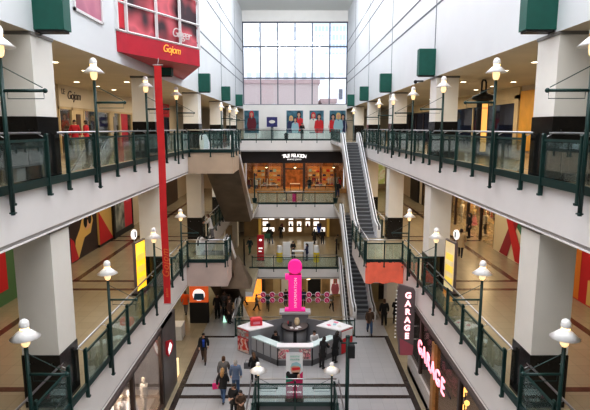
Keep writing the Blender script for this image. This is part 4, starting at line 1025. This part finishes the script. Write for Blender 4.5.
POSES = {   # per side (left +x, right -x): elbow, wrist, knee, ankle offsets; hips height, lean
 'stand': dict(hip=.93, lean=0, arms=[((.25, .02, 1.13), (.25, -.06, .90)), ((.25, .02, 1.13), (.25, -.06, .90))], legs=[((.10, -.01, .50), (.11, .02, .09)), ((.10, .0, .50), (.12, .03, .09))]),
 'walk': dict(hip=.92, lean=.02, arms=[((.24, .12, 1.15), (.24, .06, .92)), ((.24, -.10, 1.15), (.22, -.24, .98))], legs=[((.09, -.20, .51), (.09, -.26, .10)), ((.09, .06, .50), (.09, .32, .16))]),
 'hold': dict(hip=.93, lean=.03, arms=[((.24, -.02, 1.14), (.08, -.26, 1.15)), ((.24, .0, 1.14), (.10, -.25, 1.10))], legs=[((.10, -.01, .50), (.11, .02, .09)), ((.09, -.05, .50), (.10, -.02, .09))]),
 'lean': dict(hip=.92, lean=.16, arms=[((.25, -.2, 1.16), (.18, -.42, 1.15)), ((.25, -.18, 1.16), (.16, -.42, 1.15))], legs=[((.10, .02, .50), (.11, .04, .09)), ((.10, .08, .50), (.11, .13, .09))]),
 'sit': dict(hip=.52, lean=.05, arms=[((.23, -.10, .76), (.16, -.32, .72)), ((.23, -.10, .76), (.15, -.33, .74))], legs=[((.11, -.42, .54), (.11, -.40, .09)), ((.11, -.42, .54), (.11, -.42, .09))]),
}
CACHE = {}
def figure_meshes(pose, fem, hair, coat):
    key = (pose, fem, hair, coat)
    if key in CACHE: return CACHE[key]
    P = POSES[pose]; hz = P['hip']; lean = P['lean']; sw = .165 if fem else .19
    def up_(dz, y=0): return V((0, -lean*dz/.55+y, hz+dz))
    pel, wai, che, nb, nk = V((0, 0, hz)), up_(.2), up_(.40), up_(.53), up_(.585)
    hd = [up_(.63, -.01), up_(.69, -.018), up_(.755, -.012), up_(.80, .0)]
    chain = [pel, wai, che, nb, nk] + hd
    def build(lim, grow, up_body, arms, legs, wl=1):
        vs, es, rs = [], [], []
        def a(v, r, p=None):
            vs.append(tuple(v)); rs.append(r)
            if p is not None: es.append((p, len(vs)-1))
            return len(vs)-1
        g = grow
        i0 = a(pel, (.15+g, .105+g)); i1 = i2 = None
        if up_body == 1: a(pel+V((0, 0, -.09 if pose != 'sit' else -.02)), (.155+g, .11+g), i0)
        if not up_body: a(pel+V((0, 0, .07)), (.14+g, .10+g), i0)
        if up_body:
            i1 = a(wai, (.125+g if fem else .14+g, .095+g), i0); i2 = a(che, (.145+g if fem else .165+g, .11+g), i1); i3 = a(nb, .07+g*.6, i2)
            if up_body == 2:
                i4 = a(nk, .052, i3); h0 = a(hd[0], (.062, .07), i4); h1 = a(hd[1], (.076, .094), h0); h2 = a(hd[2], (.074, .092), h1); a(hd[3], (.045, .055), h2)
        for k, sg in ((0, 1), (1, -1)):
            if arms and up_body:
                e, w = [V((x*sg, y, z)) for x, y, z in P['arms'][k]]
                if pose != 'sit': e = e+V((0, -lean*.35, 0)); w = w+V((0, -lean*.1, 0))
                sh = V((sg*sw, che.y*.9+nb.y*.1, hz+.49))
                s_ = a(sh, .062+g, i2); e_ = a(e, .046+g, s_); w_ = a(e.lerp(w, wl), .034+g*(.9 if wl == 1 else 1), e_)
            if legs:
                kn, an = [V((x*sg, y, z)) for x, y, z in P['legs'][k]]
                hp = V((sg*.09, 0 if pose != 'sit' else -.02, hz-.05)); h_ = a(hp, .088+g, i0); m_ = a(hp.lerp(kn, .5), .078+g, h_)
                k_ = a(kn, .056+g, m_); c_ = a(kn.lerp(an, .35), .055+g, k_); n_ = a(an, .038+g*1.2, c_)
        return vs, es, rs
    vs, es, rs = build(None, 0, 2, True, True)
    body = skin_mesh(vs, es, rs, 'body')
    # nose, ears, and hands with five separate bent fingers
    mb = MB()
    hc = hd[1]
    mb.add([hc+V((-.014, -.088, -.03)), hc+V((.014, -.088, -.03)), hc+V((0, -.118, -.028)), hc+V((0, -.092, .02))], [(0, 1, 2), (0, 2, 3), (1, 3, 2), (0, 3, 1)])
    for sg in (-1, 1): mb.ball(hc+V((sg*.078, .01, -.005)), .022, 1.5, 6, 5)
    for k, sg in ((0, 1), (1, -1)):
        e, w = [V((x*sg, y, z)) for x, y, z in P['arms'][k]]
        if pose != 'sit': e = e+V((0, -lean*.35, 0)); w = w+V((0, -lean*.1, 0))
        d = (w-e).normalized(); side_ = d.cross(V((sg, 0, 0))); 
        if side_.length < .2: side_ = V((0, 1, 0))
        side_.normalize(); nrm_ = d.cross(side_).normalized()
        if nrm_.x*sg > 0: nrm_ = -nrm_       # palm side
        pc = w+d*.09
        mb.tube([w-d*.01, w+d*.04, w+d*.085, pc+d*.01], [.026, .034, .038, .03], 8)
        for j, (o_, l_) in enumerate(((-.030, .062), (-.010, .074), (.010, .070), (.030, .055))):
            b0 = pc+side_*o_; mb.tube([b0, b0+d*l_*.45+nrm_*.006, b0+d*l_*.8+nrm_*.022, b0+d*l_+nrm_*.04], [.009, .009, .008, .006], 6)
        tb = w+d*.035-side_*.03; mb.tube([tb, tb-side_*.025+d*.025, tb-side_*.03+d*.06+nrm_*.015], [.012, .011, .008], 6)
    body = merge(body, mb, 'body')
    out = {'body': body}
    vs, es, rs = build(None, .030, 1, True, False, .97); out['jacket'] = skin_mesh(vs, es, rs, 'jacket')
    vs, es, rs = build(None, .028 if not fem else .014, 0, False, True); out['trousers'] = skin_mesh(vs, es, rs, 'trousers')
    sh = MB()
    for k, sg in ((0, 1), (1, -1)):
        an = V((P['legs'][k][1][0]*sg, P['legs'][k][1][1], P['legs'][k][1][2]))
        zb = an.z-.085
        sh.tube([an+V((0, .06, -.03)), an+V((0, 0, -.02)), an+V((0, -.09, -.045)), an+V((0, -.17, -.055)), an+V((0, -.2, -.06))], [.035, .055, .045, .042, .02], 8)
    me = bpy.data.meshes.new('shoes'); me.from_pydata(sh.v, [], sh.f); out['shoes'] = me
    hm = MB(); c = hd[1]+V((0, .018, .035))
    n = 14; rings = []
    for i in range(7):
        th = PI*.52*i/6
        hm_r = math.sin(th); rings.append([(c.x+.092*hm_r*math.cos(2*PI*k/n), c.y+.105*hm_r*math.sin(2*PI*k/n), c.z+.105*math.cos(th) - (.055 if i >= 5 and math.sin(2*PI*k/n) > -.3 else 0)*(i-4)) for k in range(n)])
    flat_ = [v for R in rings for v in R]
    hm.add(flat_, [(i*n+k, (i+1)*n+k, (i+1)*n+(k+1) % n, i*n+(k+1) % n) for i in range(6) for k in range(n)])
    if hair == 'long':
        hm.tube([c+V((0, .07, .02)), c+V((0, .085, -.1)), c+V((0, .10, -.22)), c+V((0, .10, -.34))], [.075, .095, .09, .04], 10)
    if hair == 'bun': hm.ball(c+V((0, .1, .06)), .05, 1, 8, 6)
    me = bpy.data.meshes.new('hair'); me.from_pydata(hm.v, [], hm.f); out['hair'] = me
    ey = MB()
    for sg in (-1, 1): ey.ball(hd[1]+V((sg*.032, -.088, .012)), .011, 1, 6, 4)
    ey.box(-.025, .025, hd[1].y-.088, hd[1].y-.08, hd[1].z-.058, hd[1].z-.05)
    me = bpy.data.meshes.new('face_features'); me.from_pydata(ey.v, [], ey.f); out['face_features'] = me
    if coat:
        n = 16; L_ = {'short': .26, 'long': .48, 'skirt': .45}[coat]
        prof = [(.155, .12), (.175, 0), (.19, -L_*.5), (.22, -L_)] if pose != 'sit' else [(.155, .12), (.18, 0), (.19, -.06)]
        sk = MB(); sk.lathe([(r, z) for r, z in prof], n, (0, 0, 0), False)
        sk.v = [(x, y*.78, z+hz) for x, y, z in sk.v]
        me = bpy.data.meshes.new('coat_skirt'); me.from_pydata(sk.v, [], sk.f); out['coat_skirt'] = me
    for me in out.values():
        for p in me.polygons: p.use_smooth = True
        if not me.materials: me.materials.append(None)
    CACHE[key] = out; return out
def cloth(nm, c, **k): return mat('cloth_'+nm, c, .8, **k)
CL = {n: cloth(n, c) for n, c in dict(black=(.014, .014, .016), navy=(.02, .03, .09), denim=(.05, .10, .20), bluegrey=(.13, .18, .28), royal=(.02, .08, .45), brown=(.10, .06, .04), grey=(.16, .16, .17), beige=(.55, .44, .28), orange=(.85, .12, .01), red=(.55, .03, .05), green=(.05, .16, .11), white=(.70, .70, .72), pink=(.75, .03, .22), darkteal=(.03, .07, .08), khaki=(.25, .20, .12)).items()}
CL['stripe'] = bands_mat('cloth_stripe', [(.02, .02, .025), (.28, .26, .24)], 9, 'Z', .8)
def person(label, x, y, z, facing, pose='stand', fem=False, hair='short', hc=HAIRB, top='black', bottom='navy', coat=None, skin=SKIN, h=1.0, shoes=BLACK, group=None):
    """facing: 0 looks towards the camera (-y); PI looks away"""
    ms = figure_meshes(pose, fem, hair, coat)
    t = thing('person', label, 'person', (x, y, z), facing, group); t.scale = (h, h, h)
    mm = {'body': skin, 'jacket': CL[top], 'trousers': CL[bottom], 'shoes': shoes, 'hair': hc, 'face_features': HAIRB, 'coat_skirt': CL[top if coat != 'skirt' else bottom]}
    for k, me in ms.items():
        o = link(k, me, t); o.material_slots[0].link = 'OBJECT'; o.material_slots[0].material = mm[k]
    return t
def bag(label, loc, m, s=1, rotz=0):
    t = thing('handbag', label, 'bag', loc, rotz)
    b = MB(); b.prism_x([(-.06*s, 0), (.06*s, 0), (.045*s, .3*s), (-.045*s, .3*s)], -.18*s, .18*s); b.build('body', m, t)
    MB().tube([(-.11*s, 0, .29*s), (-.08*s, 0, .46*s), (.08*s, 0, .46*s), (.11*s, 0, .29*s)], .012, 6).build('handle', m, t)
    return t
# ground floor
person('man in dark jacket over bright blue shirt walking towards the viewer, left', -5.1, 26.4, 0, .1, 'walk', top='black', bottom='brown', coat=None, h=1.0)
j = [o for o in col.objects if o.get('label', '').startswith('man in dark jacket over')][0]
MB().prism_x([(-.165, 1.40), (-.20, 1.25), (-.18, .98), (-.10, .98), (-.10, 1.40)], -.06, .06).build('shirt_front', CL['royal'], j, True)
person('man in black and grey striped shirt walking away', -3.55, 23.35, 0, PI, 'walk', top='stripe', bottom='black', hc=HAIRN, h=1.04)
person('woman in black top and jeans walking away with a pink bag', -3.45, 22.25, 0, PI-.1, 'walk', True, 'long', HAIRY, 'black', 'denim')
bag('bright pink bag hanging at the side of the woman in jeans', (-3.78, 22.3, .68), CL['pink'], .9, .3)
person('grey haired man in blue grey shirt and jeans walking away', -2.92, 23.05, 0, PI, 'stand', hc=HAIRG, top='bluegrey', bottom='denim', h=1.02)
person('person in black coat at the bottom of the picture looking at a phone', -2.75, 20.9, 0, -.4, 'hold', True, 'long', HAIRB, 'black', 'black', h=.98)
person('shorter dark haired person in black and brown at the bottom of the picture', -2.42, 20.65, 0, .3, 'hold', True, 'short', HAIRB, 'brown', 'black', 'short', h=.88)
person('woman in black coat standing by the left foreground lamp', -2.12, 24.2, 0, PI+.3, 'stand', True, 'long', HAIRN, 'black', 'black', 'short', h=.93)
bag('dark shoulder bag beside the woman in black by the left lamp', (-2.45, 24.2, .75), CL['grey'], 1)
person('visitor in black coat leaning on the desk counter, nearer one', 1.5, 25.75, 0, PI-.55, 'lean', True, 'long', HAIRB, 'black', 'black', 'short')
person('visitor in long black coat at the desk counter, farther right one', 2.25, 26.45, 0, PI-.7, 'lean', True, 'long', HAIRB, 'black', 'black', 'long', h=1.02)
def stool(label, x, y, r=0):
    t = thing('office_stool', label, 'stool', (x, y, 0), r)
    MB().lathe([(.2, .42), (.21, .45), (.2, .47)], 16).build('seat', BLACK, t); MB().tube([(0, 0, .05), (0, 0, .42)], .03, 8).build('stem', SILVER, t)
    m = MB()
    for k in range(5): m.tube([(0, 0, .05), (.22*math.cos(k*1.257), .22*math.sin(k*1.257), .03)], .02, 6)
    m.build('base', BLACK, t)
stool('black stool under the left desk clerk', -1.1, 27.65); stool('black stool under the right desk clerk', 1.1, 27.65)
person('desk clerk in black bending over the left counter', -1.1, 27.65, 0, -.5, 'sit', True, 'long', HAIRB, 'black', 'black', h=1.02)
person('desk clerk in dark vest over white shirt behind the right counter', 1.1, 27.65, 0, .5, 'sit', hc=HAIRB, top='white', bottom='navy', h=1.04)
person('man in dark brown jacket and jeans coming off the lower right escalator', 4.75, 30.3, 0, 0, 'walk', hc=HAIRN, top='brown', bottom='denim')
person('person in black at the stall under the red sheet, left one', 5.92, 31.7, 0, PI, 'stand', hc=HAIRN, top='black', bottom='black', h=1.05)
person('person in black at the stall under the red sheet, right one', 6.75, 32.0, 0, PI-.4, 'hold', True, 'short', HAIRB, 'black', 'black', 'short')
person('person in bright orange jacket walking away in the left passage', -7.7, 33.7, 0, PI, 'walk', top='orange', bottom='grey', coat=None, hc=HAIRN)
for i, (x, y, tp, lb, po) in enumerate(((-5.35, 33.0, 'black', 'leftmost of the dark clothed group beneath the left escalator', 'stand'), (-4.95, 33.5, 'grey', 'grey coated member of the dark clothed group beneath left escalator', 'hold'),
                                    (-4.55, 32.9, 'black', 'black clothed person in the middle of the group beneath left escalator', 'stand'), (-4.4, 32.1, 'brown', 'brown coated person at the right of the group beneath left escalator', 'stand'))):
    person(lb, x, y, 0, .4*i, po, i % 2 == 1, 'long' if i % 2 else 'short', (HAIRB, HAIRN)[i % 2], tp, 'black', 'short', group='group beneath the left escalator')
# basement
person('dark clothed person striding by the orange basement shop', -5.25, 49.8, -5.3, -PI/2, 'walk', top='black', bottom='black')
person('dark clothed person standing left of the orange basement shop counter', -5.8, 48.9, -5.3, .3, 'stand', top='grey', bottom='black')
person('person in grey walking behind the pictogram discs in the basement, left', -3.9, 48.4, -5.3, PI/2, 'walk', top='grey', bottom='black')
person('person in dark teal in the basement behind the pictogram discs', -2.75, 48.6, -5.3, 0, 'walk', True, 'long', HAIRN, 'darkteal', 'black')
person('person in black right of the pink totem foot in the basement', -.95, 50, -5.3, .4, 'stand', top='black', bottom='navy')
person('person walking at the right edge of the basement opening', 3.7, 48.6, -5.3, .3, 'walk', top='khaki', bottom='black')
person('person in dark blue left of the dark basement doorway', .9, 50, -5.3, 0, 'stand', True, 'long', HAIRN, 'navy', 'black')
# lowest bridge
person('person in black facing the white wall displays, left', -3.0, 56.2, 0, PI, 'stand', True, 'long', HAIRB, 'black', 'black', 'short')
person('person with a green bag before the left wall display', -2.7, 55.4, 0, PI+.4, 'walk', True, 'long', HAIRB, 'black', 'denim')
bag('green bag carried before the left wall display', (-3.1, 55.0, .75), CL['green'], 1.7)
person('person in dark clothes looking at the second wall display', -1.65, 58.0, 0, PI, 'stand', top='black', bottom='black')
person('person in black in a wide coat before the right wall displays', 2.2, 55.3, 0, PI-.5, 'walk', True, 'short', HAIRB, 'black', 'black', 'long')
person('slim person in black before the rightmost wall display', 3.1, 55.2, 0, PI, 'stand', top='black', bottom='black')
person('person in blue top close to the right wall displays', 2.85, 58.2, 0, PI, 'stand', True, 'long', HAIRN, 'royal', 'black')
person('person in dark green coat left of the red upright sign', -4.7, 50.8, 0, -.4, 'walk', top='darkteal', bottom='green', hc=HAIRN)
person('person in khaki at the right end of the lowest bridge', 4.6, 52.5, 0, PI, 'stand', top='khaki', bottom='brown')
person('seated person in black at the promotion stand, left', -.2, 49.2, 0, 0, 'hold', True, 'short', HAIRB, 'black', 'black')
person('person in navy at the promotion stand, right', 1.2, 48.2, 0, -PI/2, 'hold', True, 'long', HAIRB, 'navy', 'navy')
# middle gallery
person('woman in beige coat walking away on the right middle gallery', 9.65, 28.4, L2, PI-.4, 'walk', True, 'short', HAIRB, 'beige', 'black', 'short')
person('person in light grey leaning by the left middle gallery railing', -5.7, 33.4, L2, -PI/2, 'lean', True, 'short', HAIRN, 'white', 'grey')
person('dark clothed person by the right end of the clothes shop', 4.7, 54.5, L2, PI, 'stand', top='black', bottom='navy', hc=HAIRN)
person('person among the clothes inside the right middle gallery dress shop', 12.0, 33.8, L2, -PI/2, 'stand', True, 'long', HAIRB, 'black', 'black', 'short')
# upper gallery
person('woman in red top by the cream upper left shop', -11.8, 27.1, L3, .5, 'stand', True, 'bun', HAIRB, 'red', 'white', skin=SKIN)
person('dark haired woman in red farther along the cream upper left shop', -11.9, 28.8, L3, -PI/2, 'stand', True, 'short', HAIRB, 'red', 'black')
person('man in black standing on the top bridge before the wall posters', .8, 57.7, L3, .3, 'hold', hc=HAIRB, top='black', bottom='grey', coat='short', h=1.08)

# ------------------------------------------------------------------ outside the window
def building(name, label, x0, x1, y0, y1, z1, m, rows, dx, ww, hh, gm, cat='building'):
    t = thing(name, label, cat, ((x0+x1)/2, y0, 0))
    w = (x1-x0)/2
    MB().box(-w, w, 0, y1-y0, -8, z1).build('wall', m, t); MB().box(-w-.3, w+.3, -.3, y1-y0, z1, z1+.8).build('cornice', m, t)
    first = None
    for z in rows:
        n = int(2*w/dx)
        for i in range(n):
            x = -w+dx*(i+.5)+(2*w-n*dx)/2
            if first is None: first = MB().box(-ww/2, ww/2, -.06, .05, 0, hh).build('window', gm, t); first.location = (x, 0, z)
            else:
                q = link('window', first.data, t); q.location = (x, 0, z)
    return t
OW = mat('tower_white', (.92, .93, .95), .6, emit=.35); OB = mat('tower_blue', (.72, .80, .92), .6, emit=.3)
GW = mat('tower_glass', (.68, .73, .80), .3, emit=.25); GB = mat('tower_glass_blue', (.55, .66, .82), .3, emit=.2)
building('office_tower', 'white office tower with rows of pale windows, left outside the big window', -24, 7, 220, 240, 66, OW, (45.2, 49.2, 53.2, 57.2, 61.2), 1.9, 1.1, 1.9, GW)
building('office_tower', 'pale blue office tower with darker windows, right outside the big window', 7.6, 36, 215, 240, 66, OB, (42, 45.5, 49, 52.5, 56.2, 60), 1.45, .95, 2.0, GB)
building('podium_building', 'long white low building at the foot of the office towers', -40, 40, 180, 200, 37.5, OW, (29.5,), 3.2, 1.7, 2.6, GW)
building('brick_building', 'faded red brick building low outside the big window', -30, 4.8, 105, 120, 22.0, BRICK, (16.5,), 5.5, .9, 1.4, GW)
building('brick_building', 'lower brick wing stepping down to the right outside', 5.6, 8.4, 106, 120, 18.2, BRICK, (), 3, 1, 1, GW)
building('corner_building', 'white building with dark windows at lower right outside the big window', 9.2, 30, 112, 130, 23.5, OW, (15.5, 19.2), 1.6, .8, 2.2, mat('dark_panes', (.25, .27, .32), .4))
struct(box('ground', mat('street_grey', (.4, .4, .42), .8), -150, 150, 66.5, 300, -1, 0))

# ------------------------------------------------------------------ light
w = bpy.data.worlds.new('World'); scn.world = w; w.use_nodes = True
bg = w.node_tree.nodes['Background']
sky = w.node_tree.nodes.new('ShaderNodeTexSky'); sky.sky_type = 'HOSEK_WILKIE'; sky.turbidity = 7; sky.sun_direction = (.2, -.35, .9)
mixn = w.node_tree.nodes.new('ShaderNodeMix'); mixn.data_type = 'RGBA'; mixn.inputs[0].default_value = .8
mixn.inputs[7].default_value = (.95, .97, 1.0, 1)
w.node_tree.links.new(sky.outputs['Color'], mixn.inputs[6]); w.node_tree.links.new(mixn.outputs[2], bg.inputs['Color'])
bg.inputs['Strength'].default_value = 1.45
light('skylight_fill', 'AREA', (0, 24, 26.6), 4200, (.98, .985, 1), 11, 46)
light('end_wall_fill', 'AREA', (0, 45, 25.6), 900, (.97, .98, 1), 10, 1.2, rot=(PI/2-.06, 0, 0))  # unseen lamp added to brighten the end wall and ceiling
light('skylight_fill', 'AREA', (0, 2, 24), 1600, (1, .98, .96), 9, 10, rot=(-.5, 0, 0))  # unseen front lamp added to fill the near column faces
warm = (1, .85, .64)
for s in (-1, 1):
    for i, y in enumerate((17.8, 28, 38, 49)):
        light('gallery_light', 'AREA', (s*9.4, y, 15.15), 165, warm, 2.5, 6)
        light('gallery_light', 'AREA', (s*9.4, y, 10.25), 140, warm, 3, 7)
    light('gallery_light', 'AREA', (s*9.4, 30, 3.85), 110, warm, 3, 8)
    light('gallery_light', 'AREA', (s*9.4, 41, 3.85), 70, warm, 3, 6)
light('shop_light', 'AREA', (0, 61, L2+4.4), 420, (1, .62, .28), 10, 3)
light('bridge_light', 'AREA', (0, 54, L2-1.7), 170, warm, 9, 5)
light('shop_light', 'AREA', (14.2, 36.5, L2+4.6), 850, (1, .7, .38), 2.2, 10)
light('shop_light', 'AREA', (-14.2, 33, L3+3.5), 130, warm, 2, 9)
light('shop_light', 'AREA', (-7.8, 17.5, 3.8), 420, (1, .85, .7), 2, 9)
light('mannequin_fill', 'AREA', (-6.8, 21.2, 3.7), 90, (1, .88, .72), .8, 1)  # small lamps added to brighten the dim shop mannequins
light('mannequin_fill', 'AREA', (-6.9, 19.4, 3.7), 90, (1, .88, .72), .8, 1.6)
light('shop_light', 'AREA', (8, 17, 3.8), 200, (1, .85, .7), 2, 10)
light('basement_light', 'AREA', (0, 48.5, -1.3), 120, (1, .88, .68), 9, 6)
light('basement_light', 'AREA', (0, 38, -1.3), 40, (1, .9, .75), 5, 6)
